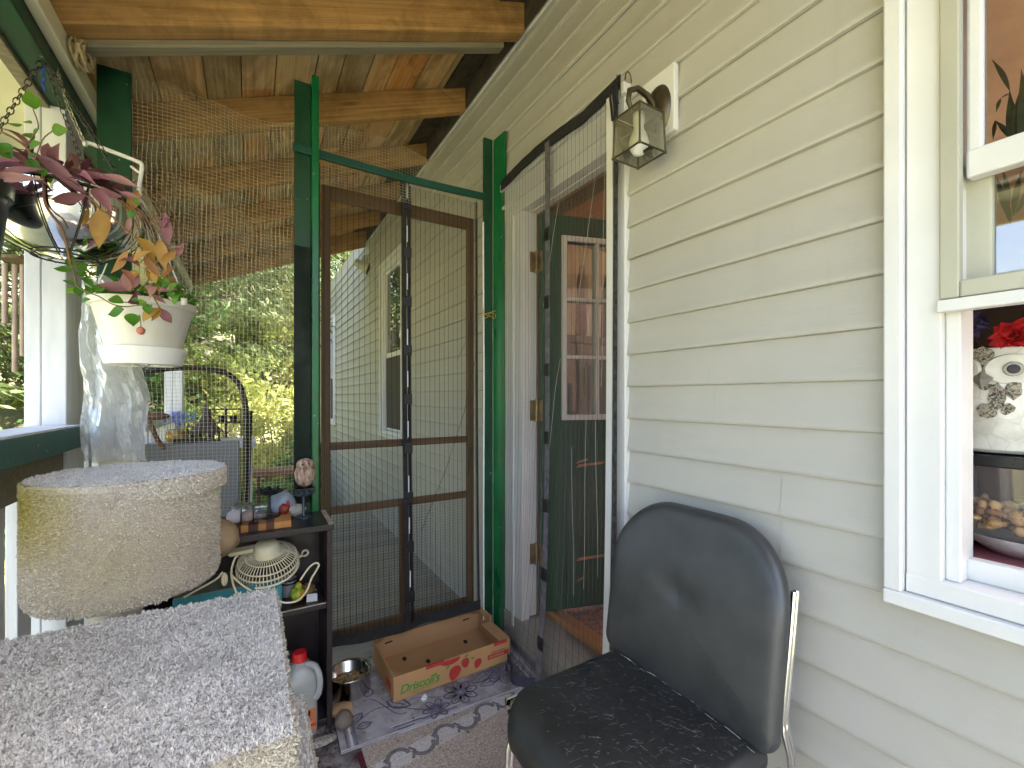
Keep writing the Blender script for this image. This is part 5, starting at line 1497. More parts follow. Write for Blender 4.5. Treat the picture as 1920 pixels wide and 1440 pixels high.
# lower tier
LX0, LX1, LY0, LY1, LZ = -1.50, -.945, .62, 1.14, .455
b = MB(); b.loft([[Vector((p, q, z)) for p, q in rrect(LX0, LX1, LY0, LY1, (.02,)*4, 5)] for z in (LZ - .05, LZ - .046, LZ - .004, LZ)]); lt = b.build('lower_platform', M['shag_base'], ct, smooth=True)
n = 60000
P = np.stack([rng.uniform(LX0, LX1, n), rng.uniform(LY0, LY1, n), np.full(n, LZ)], 1)
hole = ((P[:, 0] + 1.02)**2 + ((P[:, 1] - 1.0)*1.0)**2) > .055**2
P = P[hole]; n = len(P)
o = pile('lower_pile', P, np.tile(np.array([[0, 0, 1.]]), (n, 1)), .006, .0009, M['shag'], .4, .4, .004); o.parent = lt
A1 = side_pile('x', LX1, LY0, LY1, LZ - .05, LZ, 16000, (1, 0, .2)); A2 = side_pile('y', LY1, LX0, LX1, LZ - .05, LZ, 5000, (0, 1, .2))
o = pile('lower_edge_pile', np.concatenate([A1[0], A2[0]]), np.concatenate([A1[1], A2[1]]), .005, .0010, M['shag_edge'], .4, .4); o.parent = lt
b = MB(); b.lathe([(.05, LZ + .002), (.0001, LZ + .0025)], (-1.02, 1.0, 0), 24); b.build('worn_spot', plain('bare_brown_board', (.13, .075, .035), .85, .3, 20), lt)

# ================================================================== HANGING POTS AND PLANTS
LIM = [.225]
def leaf(b, base, tip, w, sag=.15, fold=.34, n=8, up=None):
    base, tip = Vector(base), Vector(tip); d = tip - base; L = d.length
    if L < 1e-5: return
    w = min(w, LIM[0] * L)
    view = (base - Vector(CAM)).normalized()
    up = up if up is not None else (Vector((0, 0, .5)) - view * .9 + Vector((random.uniform(-.35, .35), random.uniform(-.35, .35), random.uniform(-.35, .35)))).normalized()
    s = d.cross(up)
    if s.length < 1e-6: s = d.orthogonal()
    s.normalize(); nrm = s.cross(d).normalized()
    rows = []
    for i in range(n + 1):
        t = i / n; ww = w * (math.sin(PI * min(.985, .04 + .96 * t ** .92)) ** 1.1) * (1 - .08 * t)
        if i == n: ww = .0005
        c = base + d * t + nrm * (L * sag * math.sin(PI * t))
        rows.append([c - s * ww + nrm * ww * fold * 1.2, c, c + s * ww + nrm * ww * fold * 1.2])
    vs = [p for r_ in rows for p in r_]
    b.add(vs, [(q*3+i, q*3+i+1, q*3+i+4, q*3+i+3) for q in range(n) for i in range(2)])
def uvleaf(b, u0, v0, u1, v1, wpx, t, dt=0.0, **k):
    leaf(b, at(u0, v0, t=t), at(u1, v1, t=t + dt), wpx / 826 * t / 2 * .95, random.uniform(-.22, .3), random.uniform(.2, .6), **k)

# --- steel bowl in a wire basket
BC = at(124, 371, t=1.165); BR = .155
wb = thing('hanging_basket', (BC.x, BC.y, BC.z), 'shiny steel bowl in a black wire basket hung on chains, trailing purple leaves', 'hanging plant')
T = Matrix.Translation(BC)
prof = []; BDp = .166
def bprof(q): return (BR + .006) * max(.12, 1 - q**3.1) ** .55, -(BDp + .004) * q ** .95
for i in range(17):
    a = i / 16 * PI / 2 * .93
    prof.append((BR * max(0, 1 - (i/16)**3.1) ** .55 * (1 if i < 16 else .2) + (.0 if i < 16 else 0), -BDp * (i/16) ** .95))
prof.append((.0001, -BDp))
b = MB(); b.lathe([(BR + .004, .002), (BR, .004)] + prof, (0,0,0), 64, T=T)
o = b.build('bowl', plain('polished_bowl', (.80, .80, .77), .07, .05, 4, .04, 12, metal=1), wb, smooth='all')
b = MB()
b.tube([BC + Vector(((BR + .006)*math.cos(a), (BR + .006)*math.sin(a), -.006)) for a in [2*PI*k/48 for k in range(48)]], .0025, 6, closed=True)
b.tube([BC + Vector((BR*.42*math.cos(a), BR*.42*math.sin(a), -BDp + .006)) for a in [2*PI*k/32 for k in range(32)]], .0022, 6, closed=True)
for k in range(10):
    a = 2*PI*k/10 + .2; dd = .15 if k % 2 else -.15
    pts = []
    for i in range(12):
        q = i / 11 * .97; r, zz_ = bprof(q)
        pts.append(BC + Vector((r*math.cos(a + dd*q), r*math.sin(a + dd*q), zz_)))
    b.tube(pts, .0018, 5)
b.build('wire_frame', M['dark_wire'], wb, smooth='all')
b = MB(); b.lathe([(BR*.96, -.012), (.06, .012), (.0001, .02)], BC, 24); b.build('soil', M['soil'], wb, smooth='all')
def chain(b, p, q, link=.022, sag=.0):
    p, q = Vector(p), Vector(q); L = (q - p).length; n = max(2, int(L / (link * .72)))
    d = (q - p).normalized(); e1 = d.orthogonal().normalized(); e2 = d.cross(e1)
    for i in range(n):
        c = p.lerp(q, (i + .5) / n) + Vector((0, 0, -sag * math.sin(PI * (i + .5) / n)))
        s = e1 if i % 2 else e2
        b.tube([c + d * (link*.5*math.cos(a)) + s * (link*.28*math.sin(a)) for a in [2*PI*k/8 for k in range(8)]], .0014, 4, closed=True)
hook = at(84, 92, x=-1.515)
b = MB()
rim = lambda a: BC + Vector(((BR + .004)*math.cos(a), (BR + .004)*math.sin(a), 0))
hk = hook + Vector((.0, -.01, -.03))
for a in (R(200), R(-15), R(75)): chain(b, hk, rim(a))
b.tube([hook + Vector((0, 0, .03)), hook + Vector((.012, 0, .0)), hk, hk + Vector((-.01, 0, .012))], .003, 6)
b.build('chain', plain('dull_chain', (.08, .07, .06), .45, .3, 30, .2, 60, metal=.8), wb, smooth='all')
b = MB(); b.tube([hk + Vector((.004*math.sin(i*1.9), .004*math.cos(i*2.3), -.02 - .008*i)) for i in range(9)], .0022, 5); b.build('blue_tie', plain('blue_cord', (.02, .06, .45), .5), wb)
tA = 1.06
b = MB()
for L in [(163,368,71,293,24), (161,366,90,378,22), (176,353,212,402,24), (187,329,262,353,24), (144,317,204,332,16), (84,305,90,268,26), (107,308,112,268,30),
          (120,345,60,330,16), (150,350,100,338,14), (60,330,10,300,24), (30,318,55,300,18), (40,345,95,352,16), (190,350,232,366,16), (150,330,182,348,15), (212,352,250,372,14),
          (110,330,160,338,14), (130,352,175,362,13), (95,320,140,330,18), (225,360,262,372,14), (170,322,215,340,14)]:
    uvleaf(b, *L, tA + random.uniform(-.02, .03), random.uniform(-.03, .03))
rr = random.Random(21)
for k in range(120):                                 # unseen and rear side of the crown
    a = rr.uniform(0, 2*PI); r0 = rr.uniform(.02, .115); L = rr.uniform(.05, .085)
    p = BC + Vector((r0*math.cos(a), r0*math.sin(a), .008 + rr.uniform(0, .045))); q = p + Vector((L*math.cos(a + rr.uniform(-.9,.9)), L*math.sin(a + rr.uniform(-.9,.9)), rr.uniform(-.012, .035)))
    leaf(b, p, q, rr.uniform(.007, .012), rr.uniform(-.1, .3), rr.uniform(.2, .6), up=Vector((rr.uniform(-.5,.5), rr.uniform(-.5,.5), 1)).normalized())
b.build('purple_foliage', M['purple_leaf'], wb, smooth='all')
b = MB()
for L in [(195,390,185,466,36), (259,357,238,403,20), (255,445,288,498,26), (299,449,311,508,22), (240,470,208,512,20), (285,505,292,532,14), (262,500,225,488,18), (270,480,300,520,16), (330,470,300,490,16), (250,490,285,470,14), (228,505,250,535,16)]:
    uvleaf(b, *L, tA + .02, random.uniform(-.02, .02))
b.build('orange_foliage', M['orange_leaf'], wb, smooth='all')
b = MB()
for L in [(315,458,309,397,20), (311,477,346,465,20), (330,480,345,455,14), (262,494,221,490,18), (300,430,318,405,10), (236,440,246,400,10)]: uvleaf(b, *L, tA + .03)
b.build('plum_foliage', M['purple_leaf'], wb, smooth='all')
LIM[0] = .40
b = MB()
for L in [(66,205,52,168,30), (98,246,128,243,24), (60,232,44,228,16), (42,235,12,230,14), (64,262,44,250,26), (56,280,80,268,24), (20,300,-8,268,34), (70,325,60,300,22), (84,330,78,312,18), (62,250,74,240,14), (55,300,70,290,16), (255,398,240,410,16), (262,385,252,372,10)]:
    uvleaf(b, *L, 1.0 + random.uniform(-.02, .02))
b.build('green_foliage', M['green_leaf'], wb, smooth='all')
LIM[0] = .225
b = MB()
def ustem(b, pts, t, r):
    b.tube(smooth_path([at(u, v, t=t + .004*i) for i, (u, v) in enumerate(pts)], 4), r, 6)
ustem(b, [(-10, 242), (24, 258), (49, 276), (66, 300), (80, 325), (84, 377), (97, 402), (113, 422), (122, 448), (129, 479), (133, 495)], 1.01, .0030)
ustem(b, [(161, 366), (178, 380), (188, 393), (205, 402), (225, 420), (242, 436), (255, 446)], tA - .01, .0022)
ustem(b, [(49, 276), (62, 255), (72, 236), (62, 205)], 1.0, .0013); ustem(b, [(66, 300), (80, 262), (98, 246)], 1.0, .0012)
for k in range(9):
    u0 = 240 + 9*k; ustem(b, [(u0 - 20, 372 + 4*k), (u0, 400 + 6*k), (u0 + 8 + 6*math.sin(k*2), 440 + 5*k), (u0 - 6 + 10*math.cos(k), 480 + 3*k)], tA + .03, .0013)
for k in range(7):
    u0 = 215 + 13*k; ustem(b, [(u0, 360), (u0 + 25, 385 + 5*math.sin(k*3)), (u0 + 50, 410 + 6*k)], tA + .05, .0012)
b.build('stem', plain('brown_stem', (.16, .075, .035), .6, .3, 40), wb, smooth='all')

# --- white hanging pot
PC = at(271, 575, t=1.33); PR = .124
wp = thing('hanging_pot', (PC.x, PC.y, PC.z), 'white plastic hanging pot with drip saucer, planted with green and purple trailers', 'hanging plant')
b = MB()
b.lathe([(.0001, -.135), (.088, -.135), (.092, -.12), (.118, -.012), (.120, -.010), (.127, -.008), (.128, .010), (.120, .011), (.116, -.005), (.09, -.02), (.0001, -.02)], PC, 56); b.build('pot', plain('grubby_white_plastic', (.74, .73, .70), .38, 0, 5, .06, 40, col2=(.56, .54, .48), stretch=(1, 1, .4)), wp, smooth=True)
b = MB()
b.lathe([(.0001, -.178), (.086, -.178), (.092, -.176), (.100, -.148), (.1045, -.128), (.1025, -.126), (.096, -.137), (.0001, -.1365)], PC, 56)
for k in range(14):
    a = 2*PI*k/14; b.tube([PC + Vector((.03*math.cos(a), .03*math.sin(a), -.179)), PC + Vector((.07*math.cos(a), .07*math.sin(a), -.179))], .0022, 5)
b.build('saucer', M['white_plastic'], wp, smooth=True)
b = MB(); b.lathe([(.115, -.006), (.06, .004), (.0001, .006)], PC, 24); b.build('soil', M['soil'], wp, smooth='all')
b = MB()
hk2 = at(262, 330, t=1.27)
b.tube(smooth_path([at(160, 272, t=1.20), at(166, 268, t=1.21), at(215, 286, t=1.24), at(258, 303, t=1.265), at(266, 310, t=1.27), at(265, 325, t=1.27), at(262, 345, t=1.27), at(261, 368, t=1.275)], 5), .0055, 8)
b.tube([at(246, 312, t=1.268), at(256, 320, t=1.27), at(262, 324, t=1.27)], .004, 6)
for (u, v, dt) in ((172, 563, 0), (345, 560, .02), (300, 560, .08)):
    b.tube([at(262, 365, t=1.275), at(262 + (u - 262)*.5, 455, t=1.29 + dt*.5), at(u, v, t=1.31 + dt)], .0019, 6)
for u, v in ((174, 566), (345, 566)): b.cbox(at(u, v, t=1.30), (.014, .014, .02))
b.build('hanger', M['white_plastic'], wp, smooth='all')
b = MB(); chain(b, at(160, 272, t=1.20), at(128, 200, t=1.18), .016); chain(b, at(128, 200, t=1.18), at(100, 110, x=-1.515), .016); b.build('chain', plain('light_chain', (.42, .38, .30), .45, .3, 30, .2, 60, metal=.7), wp, smooth='all')
tB = 1.20
b = MB()
for L in [(251,543,180,533,24), (244,547,232,510,26), (285,552,312,570,24), (300,578,322,606,26), (255,545,232,565,16), (290,530,282,560,20), (250,540,258,510,16), (300,555,326,548,12), (296,545,318,528,12), (262,572,250,556,12)]: uvleaf(b, *L, tB - .02, random.uniform(-.02, .02))
b.build('purple_foliage', plain_p if False else M['purple_leaf'], wp, smooth='all')
b = MB()
for L in [(300,578,268,604,24), (300,575,284,602,22), (285,528,275,505,18), (262,510,240,520,16), (298,548,308,520,14), (330,545,315,515,12), (305,520,330,500,14), (270,515,290,500,14)]: uvleaf(b, *L, tB - .03, random.uniform(-.02, .02))
b.build('orange_foliage', M['orange_leaf'], wp, smooth='all')
LIM[0] = .40
b = MB()
GL = [(143,498,122,486,20), (140,510,100,503,18), (145,510,165,518,22), (150,512,158,490,16), (140,535,118,525,16), (142,535,150,556,22), (140,540,125,548,14), (163,552,158,532,14), (176,545,200,535,14), (170,562,152,568,14),
      (232,568,202,562,22), (233,580,202,590,24), (247,588,250,612,26), (262,565,246,562,16), (270,575,262,560,16), (276,570,280,590,18), (290,540,300,525,18), (305,540,320,530,18), (312,552,325,545,14), (322,560,338,552,14), (318,545,335,530,14), (300,530,288,515,16), (326,570,336,560,12), (312,536,310,518,14), (330,535,345,540,12), (262,548,268,535,12)]
for L in GL: uvleaf(b, *L, tB - .04 + random.uniform(-.02, .02), random.uniform(-.02, .02))
rr = random.Random(8)
for k in range(110):
    a = rr.uniform(0, 2*PI); r0 = rr.uniform(.01, .115); L = rr.uniform(.02, .04)
    p = PC + Vector((r0*math.cos(a), r0*math.sin(a), .005 + rr.uniform(0, .04))); leaf(b, p, p + Vector((L*math.cos(a), L*math.sin(a), rr.uniform(-.01, .02))), rr.uniform(.007, .011))
b.build('green_foliage', M['green_leaf'], wp, smooth='all')
LIM[0] = .225
b = MB()
ustem(b, [(133, 495), (140, 515), (143, 535), (165, 548), (186, 556), (210, 570), (235, 575), (262, 572), (285, 572)], 1.14, .0016)
ustem(b, [(318, 440), (305, 470), (290, 500), (275, 530), (258, 545)], 1.16, .0022); ustem(b, [(285, 552), (300, 578)], 1.16, .0018); ustem(b, [(262, 590), (264, 606), (264, 612)], 1.16, .0012)
ustem(b, [(300, 470), (322, 500), (340, 530), (352, 560)], 1.22, .0011)
b.build('stem', plain('green_brown_stem', (.16, .12, .04), .6, .3, 40), wp, smooth='all')
q = at(264, 620, t=1.17); b = MB(); b.blob(q, (.0095, .0095, .011), 4, .1); b.build('flower_bud', plain('terracotta_bud', (.42, .14, .08), .6, .2, 40), wp, smooth='all')

# --- dark pot at the frame edge
KC = at(-118, 335, t=.92)
kp = thing('hanging_pot', (KC.x, KC.y, KC.z), 'dark green plastic hanging pot at the far left, cut off by the frame', 'hanging plant')
T = Matrix.Translation(KC)
b = MB(); b.lathe([(.0001, -.20), (.082, -.20), (.100, -.02), (.103, -.02), (.107, -.016), (.109, .012), (.104, .014), (.098, -.004), (.0001, -.01)], KC, 48); b.build('pot', M['dark_green'] if False else plain('dark_green_plastic', (.018, .026, .020), .35, .2, 8, .05, 40), kp, smooth=True)
b = MB()
for k in range(40):
    a = rr.uniform(0, 2*PI); r0 = rr.uniform(.02, .09); L = rr.uniform(.04, .09)
    p = KC + Vector((r0*math.cos(a), r0*math.sin(a), .0 + rr.uniform(0, .03))); leaf(b, p, p + Vector((L*math.cos(a), L*math.sin(a), rr.uniform(0, .05))), rr.uniform(.008, .013))
b.build('foliage', M['purple_leaf'], kp, smooth='all')
b = MB()
for a in (0.3, 2.4, 4.5): b.tube([KC + Vector((.105*math.cos(a), .105*math.sin(a), .01)), KC + Vector((0, 0, .36))], .0015, 5)
b.tube([KC + Vector((0, 0, .36)), Vector((KC.x, KC.y, 2.02))], .0015, 5); b.build('hanger', M['dark_wire'], kp)

# ================================================================== PLASTIC SHEET
def plasticmat():
    N = NT('crumpled_clear_plastic')
    v = N.coord((1.0, 1.0, .32)); n1 = N.noise(v, 9, 5, .55, .9); n2 = N.noise(v, 26, 4, .6, .5)
    nn = N.bump(N.math('ADD', n1, N.math('MULTIPLY', n2, .35)), .7, .018)
    gl = N.n('ShaderNodeBsdfGlossy'); gl.inputs['Roughness'].default_value = .3; N.l(nn, gl.inputs['Normal']); gl.inputs[0].default_value = (1, 1, 1, 1)
    tr = N.n('ShaderNodeBsdfTransparent'); tr.inputs[0].default_value = (.90, .92, .95, 1)
    df = N.n('ShaderNodeBsdfDiffuse'); df.inputs[0].default_value = (.80, .82, .88, 1); N.l(nn, df.inputs['Normal'])
    tl = N.n('ShaderNodeBsdfTranslucent'); tl.inputs[0].default_value = (.80, .82, .86, 1); N.l(nn, tl.inputs['Normal'])
    a = N.n('ShaderNodeMixShader'); a.inputs[0].default_value = .5; N.l(df.outputs[0], a.inputs[1]); N.l(tl.outputs[0], a.inputs[2])
    x = N.n('ShaderNodeMixShader'); x.inputs[0].default_value = .68; N.l(tr.outputs[0], x.inputs[1]); N.l(a.outputs[0], x.inputs[2])
    lw = N.n('ShaderNodeFresnel'); lw.inputs[0].default_value = 1.55; N.l(nn, lw.inputs['Normal'])
    y = N.n('ShaderNodeMixShader'); N.l(N.math('MINIMUM', N.math('MULTIPLY_ADD', lw.outputs[0], .7, .0), .38), y.inputs[0]); N.l(x.outputs[0], y.inputs[1]); N.l(gl.outputs[0], y.inputs[2])
    return N.done(y.outputs[0])
prng = random.Random(77)
NPU, NPV = 22, 30
PO = [[prng.uniform(-1, 1) for i in range(NPU + 1)] for j in range(NPV + 1)]
def plast(u, v):
    uu0, uu1 = (146 + 8*v, 222 + 54*min(1, v*1.5))
    i, j = round(u*NPU), round(v*NPV)
    ju = (prng.uniform(-.35, .35)/NPU if 0 < i < NPU else 0); jv = (prng.uniform(-.35, .35)/NPV if 0 < j < NPV else 0)
    p = at(uu0 + (uu1 - uu0)*(u + ju), 520 + 345*(v + jv), y=1.80)
    k = .020*math.sin(7*u + 3*v) + .006*PO[j][i] + .020*(abs(((u*2.4 + v*.9) % 1) - .5)*4 - 1) + .010*(abs(((u*5.1 - v*1.7) % 1) - .5)*4 - 1)
    return p + Vector((.004*math.sin(13*v), k, 0))
b = MB(); b.grid(plast, NPU, NPV)
b.f = [t for q in b.f for t in ((q[0], q[1], q[2]), (q[0], q[2], q[3]))] ; b.mi = [0]*len(b.f)
ps = b.build('plastic_sheet', plasticmat()); tag(ps, 'crumpled clear plastic sheet bunched beside the white porch post', 'plastic sheet')

# ================================================================== THINGS ON THE FAR HALF OF THE PORCH
YA = 2.62
ar = thing('garden_cart', (at(400, 744, y=YA).x, YA, 0), 'grey panelled cart with a black tubular arch handle beyond the wire netting', 'cart')
b = MB()
P = [at(u, v, y=YA) for u, v in ((205, 735), (235, 712), (275, 697), (330, 690), (390, 692), (428, 702), (450, 724), (459, 755), (461, 790), (461, 860), (461, 950))]
P = smooth_path(P, 6); P.append(Vector((P[-1].x, YA, .02)))
b.tube(P, .0135, 12); b.build('arch_handle', M['black_plastic'], ar, smooth='all')
pa, pb = at(262, 826, y=YA + .01), at(449, 826, y=YA + .01)
b = MB(); b.box((pa.x, YA + .008, .30), (pb.x, YA + .04, pb.z)); b.build('panel', plain('grey_panel', (.20, .21, .24), .45, .1, 6, .1, 40, stretch=(1,1,.3)), ar, bevel=.006)
b = MB(); b.box((at(325, 840, y=YA).x, YA + .003, at(0, 846, y=YA).z), (at(388, 840, y=YA).x, YA + .0078, at(0, 836, y=YA).z)); b.build('slot', M['black_plastic'], ar)
b = MB(); b.tube([at(470, 770, y=YA+.02) , at(470, 770, y=YA+.02).lerp(Vector((pb.x + .02, YA + .02, .02)), 1)], .009, 8)
for x in (pa.x + .05, pb.x - .03): b.tube([(x, YA + .02, .30), (x, YA + .02, .07)], .012, 8)
b.build('leg', M['black_plastic'], ar, smooth='all')
for x in (pa.x + .05, pb.x - .03):
    b = MB(); T = Matrix.Translation((x, YA + .02, .065)) @ Matrix.Rotation(PI/2, 4, 'Y'); b.lathe([(.02, -.018), (.062, -.016), (.065, 0), (.062, .016), (.02, .018)], (0,0,0), 24, T=T); b.build('wheel', M['black_plastic'], ar, smooth=True)
tb2 = thing('side_table', (-1.30, 3.15, 0), 'low white side table carrying garden ornaments behind the grey cart', 'table')
zt2 = at(380, 828, y=3.15).z
b = MB(); b.box((-1.62, 2.98, zt2 - .03), (-1.02, 3.34, zt2)); b.build('table_top', M['old_white'], tb2, bevel=.004)
for x in (-1.58, -1.06):
    for y in (3.02, 3.30):
        b = MB(); b.box((x - .02, y - .02, .0), (x + .02, y + .02, zt2 - .0305)); b.build('leg', M['old_white'], tb2, bevel=.003)
p = at(387, 828, y=3.12)
bh = thing('birdhouse_lantern', (p.x, 3.12, zt2), 'dark pagoda-roofed lantern on the white side table', 'lantern')
T = Matrix.Translation((p.x, 3.12, zt2 + .001)) 
b = MB(); b.lathe([(.075, .055), (.085, .062), (.05, .095), (.028, .14), (.015, .175), (.010, .19), (.014, .20), (.008, .22), (.0001, .235)], (0,0,0), 6, T=T); b.build('roof', plain('brown_iron', (.08, .055, .045), .6, .3, 12), bh)
b = MB()
for k in range(6): b.tube([T @ Vector((.062*math.cos(k*PI/3), .062*math.sin(k*PI/3), 0)), T @ Vector((.062*math.cos(k*PI/3), .062*math.sin(k*PI/3), .058))], .006, 6)
b.lathe([(.0001, 0), (.07, 0), (.07, .008), (.0001, .008)], (0,0,0), 6, T=T); b.build('cage', M['dark_wire'], bh)
p = at(331, 812, y=3.10)
gp = thing('gold_pot', (p.x, 3.10, zt2), 'round golden pot with a blue flower cluster on the white side table', 'pot')
b = MB(); b.lathe([(.0001, 0), (.03, 0), (.048, .022), (.052, .045), (.044, .07), (.038, .078), (.034, .074), (.0001, .06)], (p.x, 3.10, zt2 + .001), 28); b.build('pot', plain('gilt_glaze', (.42, .27, .07), .3, .2, 12, metal=.4), gp, smooth=True)
LIM[0] = .5
b = MB()
rr = random.Random(4)
for k in range(60):
    a = rr.uniform(0, 2*PI); el = rr.uniform(-.2, 1); r = .075
    c = Vector((p.x + r*1.2*math.cos(a)*rr.random(), 3.10 + r*math.sin(a)*rr.random(), zt2 + .10 + .07*rr.random()))
    leaf(b, c, c + Vector((rr.uniform(-.02, .02), rr.uniform(-.02, .02), rr.uniform(0, .02))), .010)
b.build('blue_bloom', leaf_mat('blue_petals', [(.16, .22, .55), (.30, .36, .70), (.40, .42, .72), (.10, .16, .42)], .3), gp, smooth='all')
b = MB()
P = [at(276, 772, y=2.60), at(284, 800, y=2.58), at(296, 826, y=2.56), at(308, 842, y=2.55)]
b.tube(P, [.009, .010, .010, .009], 8); b.blob(at(283, 781, y=2.60) + Vector((.02, 0, 0)), (.05, .02, .018), 3, .1)
std(b, 'garden_tool', plain('rusty_tool', (.16, .075, .04), .7, .3, 20), 'brown handled garden tool leaning behind the cat tree drum', 'tool', smooth='all')
# rustic bench at the porch end
p = at(516, 884, y=4.2)
be = thing('bench', (p.x, 4.2, 0), 'small reddish brown wooden bench at the far end of the porch', 'bench')
b = MB(); b.box((p.x - .17, 4.08, p.z - .02), (p.x + .30, 4.36, p.z + .02)); b.build('seat', wood('bench_timber', (.20, .095, .06), (.32, .17, .11), 'x', .8), be, bevel=.01)
for x in (p.x - .14, p.x + .26):
    b = MB(); b.box((x, 4.12, 0), (x + .035, 4.33, p.z - .0205)); b.build('leg', M['brown_wood'], be, bevel=.004)
# wire plant stand near the rail
sd2 = thing('plant_stand', (at(415, 770, y=3.9).x, 3.9, 0), 'thin dark wire plant stand with two tiers at the far porch end', 'plant stand')
b = MB(); c0, c1 = at(392, 768, y=3.9), at(452, 768, y=3.9)
for x in (c0.x, (c0.x + c1.x)/2, c1.x): b.tube([(x, 3.9, 0), (x, 3.9, c0.z)], .006, 6); b.tube([(x, 4.05, 0), (x, 4.05, c0.z)], .006, 6)
for z in (c0.z, c0.z - .10, c0.z - .32):
    b.tube([(c0.x, 3.9, z), (c1.x, 3.9, z), (c1.x, 4.05, z), (c0.x, 4.05, z)], .005, 6, closed=True)
b.build('frame', M['dark_wire'], sd2, smooth='all')
b = MB()
for x, z in ((c0.x + .08, c0.z - .098), (c1.x - .05, c0.z - .098)): b.lathe([(.0001, 0), (.022, 0), (.03, .045), (.026, .045)], (x, 3.97, z + .005), 16)
b.build('flower_pot', M['black_plastic'], sd2, smooth=True)
# wind chime outside the rail
p = at(34, 490, y=2.4)
wc = thing('wind_chime', (p.x, 2.4, p.z), 'brown wooden wind chime hanging outside the rail left of the white post', 'wind chime')
b = MB(); b.lathe([(.0001, .0), (.05, 0), (.05, .012), (.0001, .012)], p, 20); b.tube([p + Vector((0,0,.012)), (p.x, 2.4, 2.04)], .0015, 5); b.build('top_disc', M['brown_wood'], wc, smooth=True)
for k, (dx, L) in enumerate(((-.035, .24), (-.012, .42), (.012, .36), (.035, .40))):
    b = MB(); b.tube([(p.x + dx, 2.4 + .01*(k % 2), p.z - .012), (p.x + dx, 2.4 + .01*(k % 2), p.z - L)], .008, 10); b.build('tube', plain('chime_tube', (.35, .25, .20), .5, .2, 12) if k == 0 else bpy.data.materials['chime_tube'], wc, smooth=True)

# ================================================================== BEHIND THE NEAR WINDOW
def owlpot():
    N = NT('raku_white_glaze'); v = N.coord((1,1,1))
    n = N.noise(v, 12, 5, .6); c = N.ramp(n, [(.35, (.50, .49, .43)), (.65, (.80, .79, .74))])
    cr = N.n('ShaderNodeTexVoronoi', feature='DISTANCE_TO_EDGE'); cr.inputs['Scale'].default_value = 30; N.l(v, cr.inputs['Vector'])
    c = N.mix(N.ramp(cr.outputs['Distance'], [(.0, .28), (.03, 0.0)]), c, (.20, .19, .16))
    return N.done(N.bsdf(c, .3, 0, N.bump(n, .15, .004), .5))
OX = .235; op = at(1872, 750, x=OX - .085); oy = op.y + .009; oz0 = at(1860, 853, x=OX - .085).z + .004; oz1 = at(1860, 652, x=OX - .085).z
og = thing('owl_planter', (OX, oy, oz0), 'white glazed owl planter with dark eyes standing inside the open window', 'planter')
b = MB(); H = oz1 - oz0
b.lathe([(.0001, 0), (.080, 0), (.086, .006), (.090, H*.5), (.086, H - .004), (.083, H), (.080, H - .002), (.078, H - .03), (.0001, H - .03)], (OX, oy, oz0), 48); b.build('body', owlpot(), og, smooth=True)
def onpot(a, z, r=.0895): return Vector((OX + r*math.cos(a), oy + r*math.sin(a), z))
fa = -3.25                             # the owl faces out of the window towards the porch
zeye = oz0 + H*.79
for s_ in (1, -1):
    a = fa + s_*.42
    c = onpot(a, zeye); nrm = Vector((math.cos(a), math.sin(a), 0)); T = Matrix.Translation(c) @ nrm.to_track_quat('Z', 'Y').to_matrix().to_4x4()
    b = MB(); b.lathe([(.034, -.004), (.032, .001), (.024, .0025), (.019, .001), (.0001, .001)], (0,0,0), 32, T=T @ Matrix.Diagonal((1.1, .85, 1, 1))); e = b.build('eye_disc', M['white_plastic'] if False else plain('eye_glaze', (.56, .55, .49), .35, .12, 30), og, smooth=True)
    b = MB(); b.lathe([(.0135, .002), (.012, .005), (.0001, .006)], (0,0,0), 24, T=T); b.build('iris', plain('grey_iris', (.30, .29, .25), .3, .2, 30), e, smooth=True)
    b = MB(); b.lathe([(.0085, .0055), (.007, .008), (.0001, .009)], (0,0,0), 24, T=T); b.build('pupil', M['black_plastic'], e, smooth=True)
b = MB(); c = onpot(fa + .0, zeye - .020, .096); nrm = Vector((math.cos(fa), math.sin(fa), 0)); tg = Vector((-nrm.y, nrm.x, 0))
b.add([c + tg*.016 + Vector((0,0,.004)), c + Vector((0,0,.018)), c - tg*.016 + Vector((0,0,.004)), c - Vector((0,0,.016)), c + nrm*.010 + Vector((0,0,.002))], [(0,1,4), (1,2,4), (2,3,4), (3,0,4)]); b.build('beak', plain('dark_beak', (.20, .19, .16), .5, .3, 40), og)
def featherm():
    N = NT('scratched_feather_patch'); v = N.coord((1,1,1)); n = N.noise(v, 130, 4, .75, 1.5)
    return N.done(N.bsdf(N.ramp(n, [(.42, (.035, .03, .025)), (.55, (.40, .36, .29))]), .7, 0, N.bump(n, .8, .004), .3))
fm = featherm()
def patch(cells):
    for k, (ca, cz, ra, rz_) in enumerate(cells):
        b = MB(); rings = []
        for q in range(5):
            f_ = q / 4
            rings.append([onpot(fa + ca + ra*f_*math.cos(t_)*(1 + .38*noise.noise(Vector((math.cos(t_)*1.8, math.sin(t_)*1.8, k*5.3)))), oz0 + H*(cz + rz_*f_*math.sin(t_)*(1 + .38*noise.noise(Vector((math.cos(t_)*1.8, math.sin(t_)*1.8, k*3.1 + 9))))), .0912) for t_ in [2*PI*i/24 for i in range(24)]])
        b.loft(rings, cap=False); b.build('feather_patch', fm, og, smooth='all')
patch([(.0, .925, .19, .085), (.0, .845, .08, .06), (.04, .63, .11, .03), (.20, .54, .13, .11), (.42, .60, .12, .08), (.06, .40, .16, .07), (.34, .42, .10, .05), (-.60, .28, .18, .24), (1.0, .25, .15, .2)])
b = MB(); b.lathe([(.077, H - .031), (.0001, H - .031)], (OX, oy, oz0 + .002), 24); b.build('soil', M['soil'], og)
